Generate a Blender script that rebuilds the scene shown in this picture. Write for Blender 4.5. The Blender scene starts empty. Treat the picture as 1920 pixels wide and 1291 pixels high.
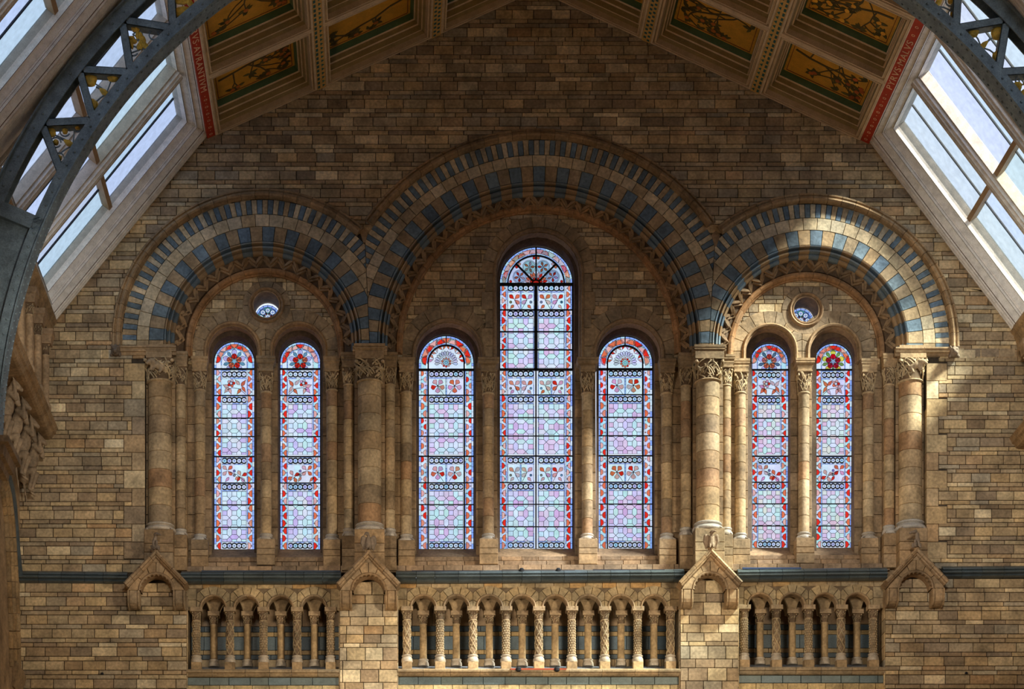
import bpy, math, random
from mathutils import Vector
PI = math.pi
scn = bpy.context.scene
COL = scn.collection
# ------------------------------------------------------------------ camera
D = 42.0                       # camera to gable wall, metres
CX, CZ = -2.85, 1.56           # camera position (eye height 1.56 above the hall floor)
cd = bpy.data.cameras.new('camera'); cam = bpy.data.objects.new('camera', cd); COL.objects.link(cam)
cam.location = (CX, -D, CZ); cam.rotation_euler = (PI/2, 0, 0)
cd.sensor_fit = 'HORIZONTAL'; cd.sensor_width = 36.0; cd.lens = 36.0*D*100/1920
cd.shift_x = (960-720)/1920; cd.shift_y = (2235-645.5)/1920
cd.clip_end = 500
scn.camera = cam
# ------------------------------------------------------------------ sky, sun, exposure
W = bpy.data.worlds.new('sky'); scn.world = W; W.use_nodes = True
nt = W.node_tree; nt.nodes.clear()
wo = nt.nodes.new('ShaderNodeOutputWorld'); bg = nt.nodes.new('ShaderNodeBackground')
tc = nt.nodes.new('ShaderNodeTexCoord'); sx = nt.nodes.new('ShaderNodeSeparateXYZ'); rp = nt.nodes.new('ShaderNodeValToRGB')
nz = nt.nodes.new('ShaderNodeTexNoise'); mxn = nt.nodes.new('ShaderNodeMixRGB')
rp.color_ramp.elements[0].color = (0.76, 0.84, 0.98, 1); rp.color_ramp.elements[0].position = 0.0
rp.color_ramp.elements[1].color = (2.35, 2.55, 2.85, 1)
e_ = rp.color_ramp.elements.new(0.52); e_.color = (0.98, 1.08, 1.24, 1); rp.color_ramp.elements[1].position = 1.0
nz.inputs['Scale'].default_value = 2.2; nz.inputs['Detail'].default_value = 3.0
cr = nt.nodes.new('ShaderNodeValToRGB')
cr.color_ramp.elements[0].position = 0.35; cr.color_ramp.elements[0].color = (0.86, 0.9, 0.96, 1)
cr.color_ramp.elements[1].position = 0.68; cr.color_ramp.elements[1].color = (1.12, 1.08, 1.04, 1)
mxn.blend_type = 'MULTIPLY'; mxn.inputs[0].default_value = 1.0
nt.links.new(tc.outputs['Generated'], sx.inputs[0]); nt.links.new(sx.outputs['Z'], rp.inputs[0])
nt.links.new(tc.outputs['Generated'], nz.inputs['Vector']); nt.links.new(nz.outputs['Fac'], cr.inputs[0])
nt.links.new(rp.outputs[0], mxn.inputs[1]); nt.links.new(cr.outputs[0], mxn.inputs[2])
nt.links.new(mxn.outputs[0], bg.inputs['Color']); bg.inputs['Strength'].default_value = SKY_STRENGTH = 1.0
nt.links.new(bg.outputs[0], wo.inputs[0])

def sun(name, direction, energy, color, angle):
    l = bpy.data.lights.new(name, 'SUN'); l.energy = energy; l.color = color; l.angle = math.radians(angle)
    o = bpy.data.objects.new(name, l); COL.objects.link(o)
    o.rotation_euler = Vector(direction).to_track_quat('-Z', 'Y').to_euler(); o.location = (20, -20, 40)
    return o
sun('sun', (-0.65, 0.35, -0.68), 26.0, (1.0, 0.87, 0.68), 10.0)
def spot(name, loc, target, size, energy, color, cone, blend):
    l = bpy.data.lights.new(name, 'SPOT'); l.energy = energy; l.color = color; l.shadow_soft_size = size; l.spot_size = math.radians(cone); l.spot_blend = blend
    o = bpy.data.objects.new(name, l); COL.objects.link(o); o.location = loc
    o.rotation_euler = (Vector(target)-Vector(loc)).to_track_quat('-Z', 'Y').to_euler()
    return o
# first two: gallery floodlights of the hall, fixed to the side walls, turned on the end wall
spot('fill_floodlight', (8.4, -15.0, 10.5), (-1.0, 0, 9.3), 0.9, 6800, (1.0, 0.84, 0.62), 58, 1.0)
spot('fill_floodlight', (-8.4, -15.0, 10.5), (1.0, 0, 9.3), 0.9, 4200, (1.0, 0.84, 0.64), 60, 1.0)
spot('fill_floodlight', (-5.2, -13.4, 14.2), (-8.3, 0, 15.6), 0.6, 1500, (1.0, 0.92, 0.80), 44, 1.0)  # added fill lamp, brightens the left side of the end wall
spot('fill_floodlight', (5.2, -13.4, 14.2), (8.3, 0, 15.8), 0.6, 2400, (1.0, 0.92, 0.80), 46, 1.0)  # added fill lamp, the same for the right side
scn.view_settings.view_transform = 'Standard'; scn.view_settings.look = 'None'
scn.view_settings.gamma = 1.0; scn.view_settings.use_curve_mapping = False
scn.view_settings.exposure = 0.12
cy = scn.cycles
cy.max_bounces = 8; cy.diffuse_bounces = 4; cy.glossy_bounces = 2; cy.transparent_max_bounces = 16
cy.sample_clamp_indirect = 4.0; cy.caustics_reflective = False; cy.caustics_refractive = False

# ------------------------------------------------------------------ pixel frame <-> hall
def kf(y): return (D+y)/D
def wx(px, y): return CX+(px-720)/100*kf(y)
def wz(py, y): return CZ+(2235-py)/100*kf(y)
def P(px, py, y): return (wx(px, y), y, wz(py, y))
def Rr(px, py, y): return (CX+(px-720)/100, y, CZ+(2235-py)/100)
def tlt(px): return -(px-492)*0.0045          # the string course climbs slightly to the right

# ------------------------------------------------------------------ materials
def mat(name, rough=0.75, gain=1.0, base=None, attr=True, noise=0.35, nscale=3.0, bump=0.25, spec=0.3, metal=0.0):
    m = bpy.data.materials.new(name); m.use_nodes = True
    n = m.node_tree; b = n.nodes['Principled BSDF']
    b.inputs['Roughness'].default_value = rough; b.inputs['Metallic'].default_value = metal
    b.inputs['Specular IOR Level'].default_value = spec
    geo = n.nodes.new('ShaderNodeNewGeometry')
    if attr:
        a = n.nodes.new('ShaderNodeAttribute'); a.attribute_name = 'tint'; src = a.outputs['Color']
    else:
        a = n.nodes.new('ShaderNodeRGB'); a.outputs[0].default_value = (*base, 1); src = a.outputs[0]
    t1 = n.nodes.new('ShaderNodeTexNoise'); t1.inputs['Scale'].default_value = nscale; t1.inputs['Detail'].default_value = 6.0
    t1.inputs['Roughness'].default_value = 0.65
    r1 = n.nodes.new('ShaderNodeMapRange'); r1.inputs['From Min'].default_value = 0.3; r1.inputs['From Max'].default_value = 0.7
    r1.inputs['To Min'].default_value = (1-noise)*gain; r1.inputs['To Max'].default_value = (1+noise*0.7)*gain
    t2 = n.nodes.new('ShaderNodeTexNoise'); t2.inputs['Scale'].default_value = nscale*9; t2.inputs['Detail'].default_value = 4.0
    r2 = n.nodes.new('ShaderNodeMapRange'); r2.inputs['From Min'].default_value = 0.3; r2.inputs['From Max'].default_value = 0.7
    r2.inputs['To Min'].default_value = 1-noise*0.55; r2.inputs['To Max'].default_value = 1+noise*0.4
    mu = n.nodes.new('ShaderNodeMath'); mu.operation = 'MULTIPLY'
    vm = n.nodes.new('ShaderNodeVectorMath'); vm.operation = 'SCALE'
    L = n.links.new
    L(geo.outputs['Position'], t1.inputs['Vector']); L(geo.outputs['Position'], t2.inputs['Vector'])
    L(t1.outputs['Fac'], r1.inputs[0]); L(t2.outputs['Fac'], r2.inputs[0])
    L(r1.outputs[0], mu.inputs[0]); L(r2.outputs[0], mu.inputs[1])
    L(src, vm.inputs[0]); L(mu.outputs[0], vm.inputs['Scale']); L(vm.outputs[0], b.inputs['Base Color'])
    if bump:
        bp = n.nodes.new('ShaderNodeBump'); bp.inputs['Strength'].default_value = bump; bp.inputs['Distance'].default_value = 0.02
        L(t2.outputs['Fac'], bp.inputs['Height']); L(bp.outputs[0], b.inputs['Normal'])
    return m
STONE = mat('terracotta', 0.72, gain=1.22, nscale=2.2, noise=0.5)
GLAZED = mat('glazed_terracotta', 0.42, gain=1.15, noise=0.3, nscale=4.0, bump=0.12, spec=0.5)
IRON = mat('painted_iron', 0.45, base=(0.19, 0.26, 0.30), attr=False, noise=0.45, nscale=5, bump=0.35, spec=0.5)
DIRON = mat('window_iron', 0.6, base=(0.012, 0.014, 0.02), attr=False, noise=0.2, bump=0)
LEAD = mat('lead', 0.6, base=(0.02, 0.024, 0.035), attr=False, noise=0.2, bump=0)
GOLD = mat('gilding', 0.38, base=(0.95, 0.62, 0.08), attr=False, noise=0.45, nscale=12, bump=0.6, metal=0.1, spec=0.6)
PAINT = mat('painted_timber', 0.6, gain=1.6, noise=0.18, nscale=5, bump=0.08)
PLASTER = mat('frame_plaster', 0.6, gain=1.12, noise=0.22, nscale=7, bump=0.1)
FLOORM = mat('floor_stone', 0.5, base=(0.34, 0.29, 0.22), attr=False, noise=0.2, nscale=1)
def glass_mat(name, tr=0.12):
    m = bpy.data.materials.new(name); m.use_nodes = True; n = m.node_tree; n.nodes.clear()
    o = n.nodes.new('ShaderNodeOutputMaterial'); a = n.nodes.new('ShaderNodeAttribute'); a.attribute_name = 'tint'
    t = n.nodes.new('ShaderNodeBsdfTransparent'); tl = n.nodes.new('ShaderNodeBsdfTranslucent'); mx = n.nodes.new('ShaderNodeMixShader')
    gl = n.nodes.new('ShaderNodeBsdfGlossy'); gl.inputs['Roughness'].default_value = 0.15; mx2 = n.nodes.new('ShaderNodeMixShader')
    nzz = n.nodes.new('ShaderNodeTexNoise'); nzz.inputs['Scale'].default_value = 9.0; geo = n.nodes.new('ShaderNodeNewGeometry')
    rg = n.nodes.new('ShaderNodeMapRange'); rg.inputs['From Min'].default_value = 0.3; rg.inputs['From Max'].default_value = 0.7
    rg.inputs['To Min'].default_value = 0.92; rg.inputs['To Max'].default_value = 1.0
    vm = n.nodes.new('ShaderNodeVectorMath'); vm.operation = 'SCALE'
    L = n.links.new
    L(geo.outputs['Position'], nzz.inputs['Vector']); L(nzz.outputs['Fac'], rg.inputs[0]); L(rg.outputs[0], vm.inputs['Scale'])
    L(a.outputs['Color'], vm.inputs[0]); L(vm.outputs[0], t.inputs['Color']); L(vm.outputs[0], tl.inputs['Color'])
    mx.inputs[0].default_value = tr; L(t.outputs[0], mx.inputs[1]); L(tl.outputs[0], mx.inputs[2])
    mx2.inputs[0].default_value = 0.03; L(mx.outputs[0], mx2.inputs[1]); L(gl.outputs[0], mx2.inputs[2])
    L(mx2.outputs[0], o.inputs[0]); return m
GLASS = glass_mat('stained_glass'); SKYGLASS = glass_mat('skylight_glass', 0.02)
SKYSILL = mat('sky_tinted_sill', 0.22, base=(0.30, 0.34, 0.40), attr=False, noise=0.15, bump=0.05, spec=0.9)  # arcade sill; bluish sky reflection put into the base colour

# ------------------------------------------------------------------ mesh helpers
ORG = {}
class MB:
    def __init__(s): s.v = []; s.f = []; s.c = []
    def add(s, vs, fs, col):
        o = len(s.v); s.v += [tuple(v) for v in vs]
        for f in fs: s.f.append(tuple(i+o for i in f)); s.c.append(col)
    def loft(s, rings, col, close=True, caps=True):
        n = len(rings[0]); vs = [p for r in rings for p in r]; fs = []
        for i in range(len(rings)-1):
            for j in range(n if close else n-1):
                k = (j+1) % n; fs.append((i*n+j, i*n+k, (i+1)*n+k, (i+1)*n+j))
        if caps: fs.append(tuple(range(n))[::-1]); fs.append(tuple(range((len(rings)-1)*n, len(rings)*n)))
        s.add(vs, fs, col)
    def box(s, a, b, col, ch=0.0):
        (x0, y0, z0), (x1, y1, z1) = a, b
        if ch:
            s.loft([[(x0+e, y, z0+e), (x1-e, y, z0+e), (x1-e, y, z1-e), (x0+e, y, z1-e)] for y, e in ((y0, ch), (y0+ch, 0), (y1, 0))], col)
        else:
            s.loft([[(x0, y, z0), (x1, y, z0), (x1, y, z1), (x0, y, z1)] for y in (y0, y1)], col)
    def tube(s, pts, r, col, n=6, caps=True):
        pts = [Vector(p) for p in pts]; rings = []
        for i, p in enumerate(pts):
            d = (pts[min(i+1, len(pts)-1)]-pts[max(i-1, 0)]).normalized()
            up = Vector((0, 0, 1)) if abs(d.z) < 0.9 else Vector((0, 1, 0))
            a = d.cross(up).normalized(); b = d.cross(a); rr = r[i] if isinstance(r, (list, tuple)) else r
            rings.append([p+(a*math.cos(2*PI*(j+.5)/n)+b*math.sin(2*PI*(j+.5)/n))*rr for j in range(n)])
        s.loft(rings, col, caps=caps)
    def lathe(s, c, prof, col, n=20, sx=1, sy=1):
        s.loft([[(c[0]+math.cos(2*PI*j/n)*r*sx, c[1]+math.sin(2*PI*j/n)*r*sy, c[2]+z) for j in range(n)] for r, z in prof], col)

def fill_mesh(mb, name, m, org=(0, 0, 0), smooth=None):
    me = bpy.data.meshes.new(name)
    ox, oy, oz = org
    me.from_pydata([(x-ox, y-oy, z-oz) for x, y, z in mb.v], [], mb.f)
    at = me.attributes.new('tint', 'FLOAT_COLOR', 'FACE')
    at.data.foreach_set('color', [q for c in mb.c for q in (c[0], c[1], c[2], 1.0)])
    me.materials.append(m)
    if smooth:
        me.polygons.foreach_set('use_smooth', [True]*len(me.polygons)); me.set_sharp_from_angle(angle=math.radians(smooth))
    return me
def props(o, label=None, cat=None, group=None, kind=None):
    if label: o['label'] = label
    if cat: o['category'] = cat
    if group: o['group'] = group
    if kind: o['kind'] = kind
    return o
def link(name, data, loc, parent=None):
    o = bpy.data.objects.new(name, data); COL.objects.link(o)
    if parent is not None:
        o.parent = parent; po = ORG[parent.name]; o.location = (loc[0]-po[0], loc[1]-po[1], loc[2]-po[2])
    else: o.location = loc
    ORG[o.name] = tuple(loc); return o
def build(mb, name, m, parent=None, smooth=None, **kw):
    xs = [v[0] for v in mb.v]; ys = [v[1] for v in mb.v]; zs = [v[2] for v in mb.v]
    org = ((min(xs)+max(xs))/2, (min(ys)+max(ys))/2, min(zs))
    me = fill_mesh(mb, name, m, org, smooth)
    return props(link(name, me, org, parent), **kw)
def empty(name, loc, **kw): return props(link(name, None, loc), **kw)

# ------------------------------------------------------------------ 2-d polygon helpers (pixel plane)
def area2(p): return sum(p[i-1][0]*p[i][1]-p[i][0]*p[i-1][1] for i in range(len(p)))
def clip(poly, a, b, c):
    out = []
    for i in range(len(poly)):
        p, q = poly[i-1], poly[i]; dp = a*p[0]+b*p[1]-c; dq = a*q[0]+b*q[1]-c
        if (dp <= 0) != (dq <= 0):
            t = dp/(dp-dq); out.append((p[0]+(q[0]-p[0])*t, p[1]+(q[1]-p[1])*t))
        if dq <= 0: out.append(q)
    return out
def clean(poly, eps=0.05):
    out = []
    for p in poly:
        if not out or abs(p[0]-out[-1][0])+abs(p[1]-out[-1][1]) > eps: out.append(p)
    if len(out) > 1 and abs(out[0][0]-out[-1][0])+abs(out[0][1]-out[-1][1]) <= eps: out.pop()
    return out
def inset(poly, e):
    n = len(poly); s = 1 if area2(poly) > 0 else -1; L = []
    for i in range(n):
        p, q = poly[i], poly[(i+1) % n]; dx, dy = q[0]-p[0], q[1]-p[1]; l = math.hypot(dx, dy) or 1
        nx, ny = -dy/l*s, dx/l*s; L.append((p[0]+nx*e, p[1]+ny*e, dx/l, dy/l))
    out = []
    for i in range(n):
        a, b = L[i-1], L[i]; cr = a[2]*b[3]-a[3]*b[2]
        if abs(cr) < 0.08: out.append((b[0], b[1])); continue
        t = ((b[0]-a[0])*b[3]-(b[1]-a[1])*b[2])/cr; out.append((a[0]+a[2]*t, a[1]+a[3]*t))
    return out
def prism(mb, poly, y, t, col, gap=0.45, ch=0.5, pf=None):
    """stone with joint gap and chamfered arris; poly in photo pixels of the plane at depth y"""
    poly = clean(poly)
    if len(poly) < 3 or abs(area2(poly)) < 12: return False
    if area2(poly) < 0: poly = poly[::-1]
    o = inset(poly, gap) if gap else poly
    if area2(o) < 6: return False
    pf = pf or P
    i = inset(o, ch) if ch else o
    if ch and area2(i) < 3: i = o
    d = 0.006
    A = [pf(a, b, y) for a, b in i]; B = [(p[0], y+d, p[2]) for p in (pf(a, b, y) for a, b in o)]; Cc = [(p[0], y+t, p[2]) for p in B]
    if ch: mb.loft([A, B, Cc], col)
    else: mb.loft([B, Cc], col)
    return True
rnd = random.Random(7)
def vary(c, a=0.16, r=rnd):
    k = 1+r.uniform(-a, a); w = r.uniform(-0.05, 0.05)
    return (max(0.005, c[0]*k*(1+w)*.97), max(0.005, c[1]*k*1.0), max(0.005, c[2]*k*(1-w*1.5)))
BUFF = [(0.50, 0.37, 0.21), (0.43, 0.31, 0.175), (0.40, 0.295, 0.18), (0.33, 0.235, 0.14), (0.29, 0.21, 0.135), (0.36, 0.29, 0.20), (0.42, 0.275, 0.15), (0.62, 0.49, 0.31)]
BW = [4, 5, 5, 4, 3, 3, 1, 2]
def buff(r=rnd): return vary(r.choices(BUFF, BW)[0], 0.16, r)
BLUE = (0.125, 0.175, 0.225)
def blue(r=rnd): return vary(BLUE, 0.2, r)
MORTAR = (0.055, 0.042, 0.03)
COLM = (0.43, 0.31, 0.18)

def pieces(parent, name, items, m=STONE, limit=300, smooth=None, kind_rest='stuff'):
    """items: list of (area, MB). the largest become parts of their own, the rest one part of kind stuff"""
    items = sorted(items, key=lambda t: -t[0])
    for a, mb in items[:limit]: build(mb, name, m, parent, smooth)
    rest = items[limit:]
    if rest:
        al = MB()
        for a, mb in rest:
            o = len(al.v); al.v += mb.v; al.f += [tuple(i+o for i in f) for f in mb.f]; al.c += mb.c
        build(al, {'brick': 'brickwork', 'pane': 'small_glazing'}.get(name, name), m, parent, smooth, kind=kind_rest)

def courses(y0, y1, seq, widths, x0f, x1f, r, keep, y, t, proud=0.004, palette=buff, gap=0.6):
    """lay rows of stones; seq = list of (height,is_large); x0f/x1f give the row limits; keep(poly)->poly or None"""
    items = []; yy = y0; i = 0
    while yy < y1:
        h, big = seq[i % len(seq)]; i += 1
        ym = yy+h/2; x0, x1 = x0f(ym), x1f(ym); x = x0-(r.uniform(5, 35) if big else r.uniform(5, 40))
        while x < x1:
            w = r.uniform(*widths[big]); a, b = max(x, x0), min(x+w, x1)
            if x1-b < 8: b = x1
            if b-a > 3:
                poly = keep([(a, yy), (b, yy), (b, yy+h), (a, yy+h)])
                polys = poly if poly and isinstance(poly[0], list) else [poly]
                cc = palette(r); yf = y-r.uniform(0, proud)
                for poly in polys:
                    if poly and len(poly) > 2:
                        mb = MB()
                        if prism(mb, poly, yf, t, cc, gap): items.append((abs(area2(poly))/2, mb))
            x += w
            if b == x1: break
        yy += h
    return items
def slices(name, m, x0, x1, step, iv, y, t, col, parent=None, **kw):
    """solid core of a wall, given the open/closed intervals of each thin upright slice"""
    mb = MB(); x = x0
    while x < x1:
        xe = min(x+step, x1)
        A = iv(x+.01); B = iv(xe-.01)
        if len(A) == len(B):
            for (a0, a1), (b0, b1) in zip(A, B):
                q = [P(x, a0, y), P(xe, b0, y), P(xe, b1, y), P(x, a1, y)]
                mb.loft([q, [(p[0], y+t, p[2]) for p in q]], col)
        else:
            for a0, a1 in (A if len(A) > len(B) else B):
                q = [P(x, a0, y), P(xe, a0, y), P(xe, a1, y), P(x, a1, y)]
                mb.loft([q, [(p[0], y+t, p[2]) for p in q]], col)
        x = xe
    return build(mb, name, m, parent, **kw)
def frame_rings(mb, S, u0, u1, v0, v1, prof, cols):
    """moulded rectangular frame with mitred corners; S(u,v,n)->world; prof: (inset_u, inset_v, n)"""
    rings = [[S(u0+a, v0+b, n), S(u1-a, v0+b, n), S(u1-a, v1-b, n), S(u0+a, v1-b, n)] for a, b, n in prof]
    for i in range(len(rings)-1):
        mb.loft(rings[i:i+2], cols[i % len(cols)] if isinstance(cols, list) else cols, caps=False)
# ================================================================== geometry of the end wall
# px = photo pixels measured on the plane each thing stands in
ARCH = [dict(cx=492, cy=637, st=15, hood=282, r1=263, r2=236, r3=213, r4=185, n1=78, n3=28, side=-1),
        dict(cx=1011, cy=643, st=10, hood=400, r1=381, r2=353, r3=332, r4=303, n1=116, n3=45, side=0),
        dict(cx=1519, cy=643, st=11, hood=279, r1=261, r2=235, r3=212, r4=184, n1=78, n3=28, side=1)]
def roof_y(x):      # under side of the roof against the wall, photo rows
    if x < 390: return 245+(390-x)*360/295
    if x < 1007: return 245-(x-390)*0.4515
    if x < 1628: return 255-(1628-x)*0.464
    return 255+(x-1628)*380/287
ROOF_CLIPS = []
for (xa, ya), (xb, yb) in (((95, 605), (390, 245)), ((390, 245), (1007, -33.6)), ((1007, -33.1), (1628, 255)), ((1628, 255), (1915, 635))):
    a, b = (yb-ya), -(xb-xa); ROOF_CLIPS.append((a, b, a*xa+b*ya))
def roof_clip(p):
    for a, b, c in ROOF_CLIPS:
        if len(p) < 3: return []
        p = clip(p, a, b, c)
    return p
def in_arches(x, y, key, off=0):
    for A in ARCH:
        if y < A['cy']:
            if math.hypot(x-A['cx'], y-A['cy']) < A[key]+off: return True
        elif abs(x-A['cx']) < A[key]+off and y < 690: return True
    return False
VL = ((684, 440), (693, 645)); VR = ((1341, 447), (1329, 650))
def valley(poly, side_of, which):
    (xa, ya), (xb, yb) = which; a, b = (yb-ya), -(xb-xa); c = a*xa+b*ya   # a*x+b*y<=c is the left side
    return clip(poly, a, b, c) if side_of < 0 else clip(poly, -a, -b, -c)
def valley_clip(poly, k):
    if k == 0: return valley(poly, -1, VL)
    if k == 2: return valley(poly, 1, VR)
    p = valley(poly, 1, VL)
    return valley(p, -1, VR) if len(p) > 2 else p

wall = empty('wall_back', P(1005, 1291, 0), label='high gabled end wall of coursed buff and brown terracotta blocks', kind='structure')
# ---- core behind the blocks
def core_iv(x):
    top = roof_y(x)-3
    if x < 100: top = 600
    if x > 1912: top = 630
    if x < 272 or x > 1737: return [(top, 1420)]
    bots = [655]
    lo = 655
    for A in ARCH:
        d = abs(x-A['cx'])
        if d < A['r4']+4: lo = min(lo, A['cy']-math.sqrt(max((A['r4']+4)**2-d*d, 0)))
    iv = [(top, lo)]
    return iv
slices('core', STONE, 20, 1990, 4, core_iv, 0.03, 0.3, MORTAR, wall)
# ---- courses of the upper wall
R1 = random.Random(11)
SEQ = [(17.3, 1), (8.1, 0), (8.1, 0)]
WID = {1: (30, 46), 0: (30, 56)}
Y0 = 688-33.5*22
def quoin_edge(ym, right=False):
    if ym < 668 or ym > 1045: return 272 if not right else 1737
    j = int((ym-713.7+33.5*20)//33.5) % 2
    if right: return 1776 if j else 1760
    return 232 if j else 247
def keep_main(p):
    p = roof_clip(p)
    if len(p) < 3: return None
    if all(in_arches(a, b, 'hood', -9) for a, b in p): return None
    if all(in_arches(a, b, 'r4', 12) for a, b in p): return None
    return p
items = courses(Y0, 655, SEQ, WID, lambda y: max(36, 390-(y-245)*295/360-25), lambda y: min(1925, 1628+(y-255)*287/380+25), R1, keep_main, 0, 0.14)
def keep_l(p):
    return clip(p, 0, 1, 1073)
left = courses(654.5, 1073, SEQ, WID, lambda y: 34, quoin_edge, R1, keep_l, 0, 0.14)
right = courses(652, 1066, SEQ, WID, lambda y: quoin_edge(y, True), lambda y: 1990, R1, lambda p: clip(p, 0, 1, 1066), 0, 0.14)
vis = [it for it in right]
pieces(wall, 'brick', items, limit=170)
pieces(wall, 'brick', left, limit=65)
pieces(wall, 'brick', vis, limit=65)
# corner stones beside the end columns
for right_ in (False, True):
    for j in range(11):
        y0 = 713.7-33.5+33.5*j; y1 = min(y0+33.5, 1047)
        e = quoin_edge(y0+14, right_)
        if e in (272, 1737): e = 247 if not right_ else 1760
        if y0 > 1044: break
        x0, x1 = (e, 272) if not right_ else (1737, e)
        mb = MB(); prism(mb, [(x0, y0), (x1, y0), (x1, y1), (x0, y1)], -0.006, 0.3, buff(R1)); build(mb, 'quoin', STONE, wall)
# ---- lower wall and piers
SEQ2 = [(17.6, 1), (8.3, 0), (17.6, 1), (8.3, 0), (8.3, 0)]
def lower(name, x0, x1, y0, lim, label, t=0.14, depth=0.0, seq=SEQ2, wid={1: (34, 48), 0: (34, 52)}, side=True):
    r = random.Random(int(x0))
    w = empty(name, P((x0+x1)/2, 1420, depth), label=label, kind='structure')
    it = courses(y0, 1400, seq, wid, lambda y: x0, lambda y: x1, r, lambda p: p, depth, t)
    pieces(w, 'brick', it, limit=lim)
    mb = MB(); a = P(x0+1, 1410, 0); b = P(x1-1, y0, 0)
    mb.box((a[0], depth+0.05, a[2]), (b[0], depth+1.2, b[2]), MORTAR); build(mb, 'core', STONE, w)
    if side:   # return faces of the pier seen against the arcade
        for xs, s in ((x0, 1), (x1, -1)):
            mb = MB(); yy = y0
            while yy < 1400:
                q = P(xs, yy+.5, 0); q2 = P(xs, yy+24.5, 0)
                mb.box((q[0]-(0.012 if s > 0 else 0.0), depth+0.03, q2[2]), (q[0]+(0.0 if s > 0 else 0.012), depth+0.5, q[2]), buff(r)); yy += 25
            build(mb, 'return_stone', STONE, w)
    return w
PSEQ = [(24.5, 1), (16.5, 1), (24.5, 1), (16.5, 1), (16.5, 1), (16.5, 1), (8.2, 0)]
lower('wall_lower_left', 30, 350, 1092, 150, 'broad lower stretch of coursed buff masonry below the dark string course, left end')
lower('wall_lower_right', 1660, 1990, 1084, 150, 'broad lower stretch of coursed buff masonry below the dark string course, right end')
lower('pier_left', 636.5, 745.5, 1090, 90, 'square buff stone pier under the gabled canopy between left and middle arcades', seq=PSEQ, wid={1: (31, 37), 0: (30, 36)})
lower('pier_right', 1275.5, 1385, 1087, 90, 'square buff stone pier under the gabled canopy between middle and right arcades', seq=PSEQ, wid={1: (31, 37), 0: (30, 36)})

# ================================================================== the three striped arches
def apos(A, r, q):          # q in [0,pi] along the arch, beyond = stilts
    sc = A.get('r2', 100)
    if q < 0: return (A['cx']-r, A['cy']-q*sc)
    if q > PI: return (A['cx']+r, A['cy']+(q-PI)*sc)
    return (A['cx']-r*math.cos(q), A['cy']-r*math.sin(q))
def sector(A, r0, r1, q0, q1, n=3):
    qs = [q0+(q1-q0)*i/n for i in range(n+1)]
    return [apos(A, r1, q) for q in qs]+[apos(A, r0, q) for q in reversed(qs)]
def arc_sweep(A, prof, q0, q1, n, col, mb, pf=Rr, k=None):
    rings = []
    for i in range(n+1):
        q = q0+(q1-q0)*i/n; rings.append([pf(*apos(A, r, q), y) for r, y in prof])
    mb.loft(rings, col, close=False, caps=False)
    m = len(prof); o = len(mb.v)-m*(n+1)
    mb.f.append(tuple(range(o, o+m))); mb.c.append(col); mb.f.append(tuple(range(o+m*n, o+m*n+m))[::-1]); mb.c.append(col)
LIGHTB = [(0.52, 0.42, 0.28), (0.46, 0.36, 0.23), (0.38, 0.28, 0.17), (0.48, 0.39, 0.27)]
def lightb(r=rnd): return vary(r.choice(LIGHTB), 0.14, r)
ALAB = ['left blue and buff striped round arch over two lancets and a round window',
        'tall middle round arch of blue and buff striped stones over three windows',
        'right blue and buff striped round arch over two lancets and a round window']
def vlimits(k, r):
    """range of q for which radius r of arch k lies on its own side of the valley"""
    A = ARCH[k]; good = []
    for i in range(-15, 330):
        q = i/100*PI/3.14
        x, y = apos(A, r, q)
        ok = True
        if k == 0: ok = x <= VL[0][0]+(y-VL[0][1])*9/205
        if k == 2: ok = x >= VR[0][0]-(y-VR[0][1])*12/203
        if k == 1: ok = VL[0][0]+(y-VL[0][1])*9/205 <= x <= VR[0][0]-(y-VR[0][1])*12/203
        if ok and -A['st']/A['r2'] <= q <= PI+A['st']/A['r2']: good.append(q)
    return min(good), max(good)
archobj = []
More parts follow.
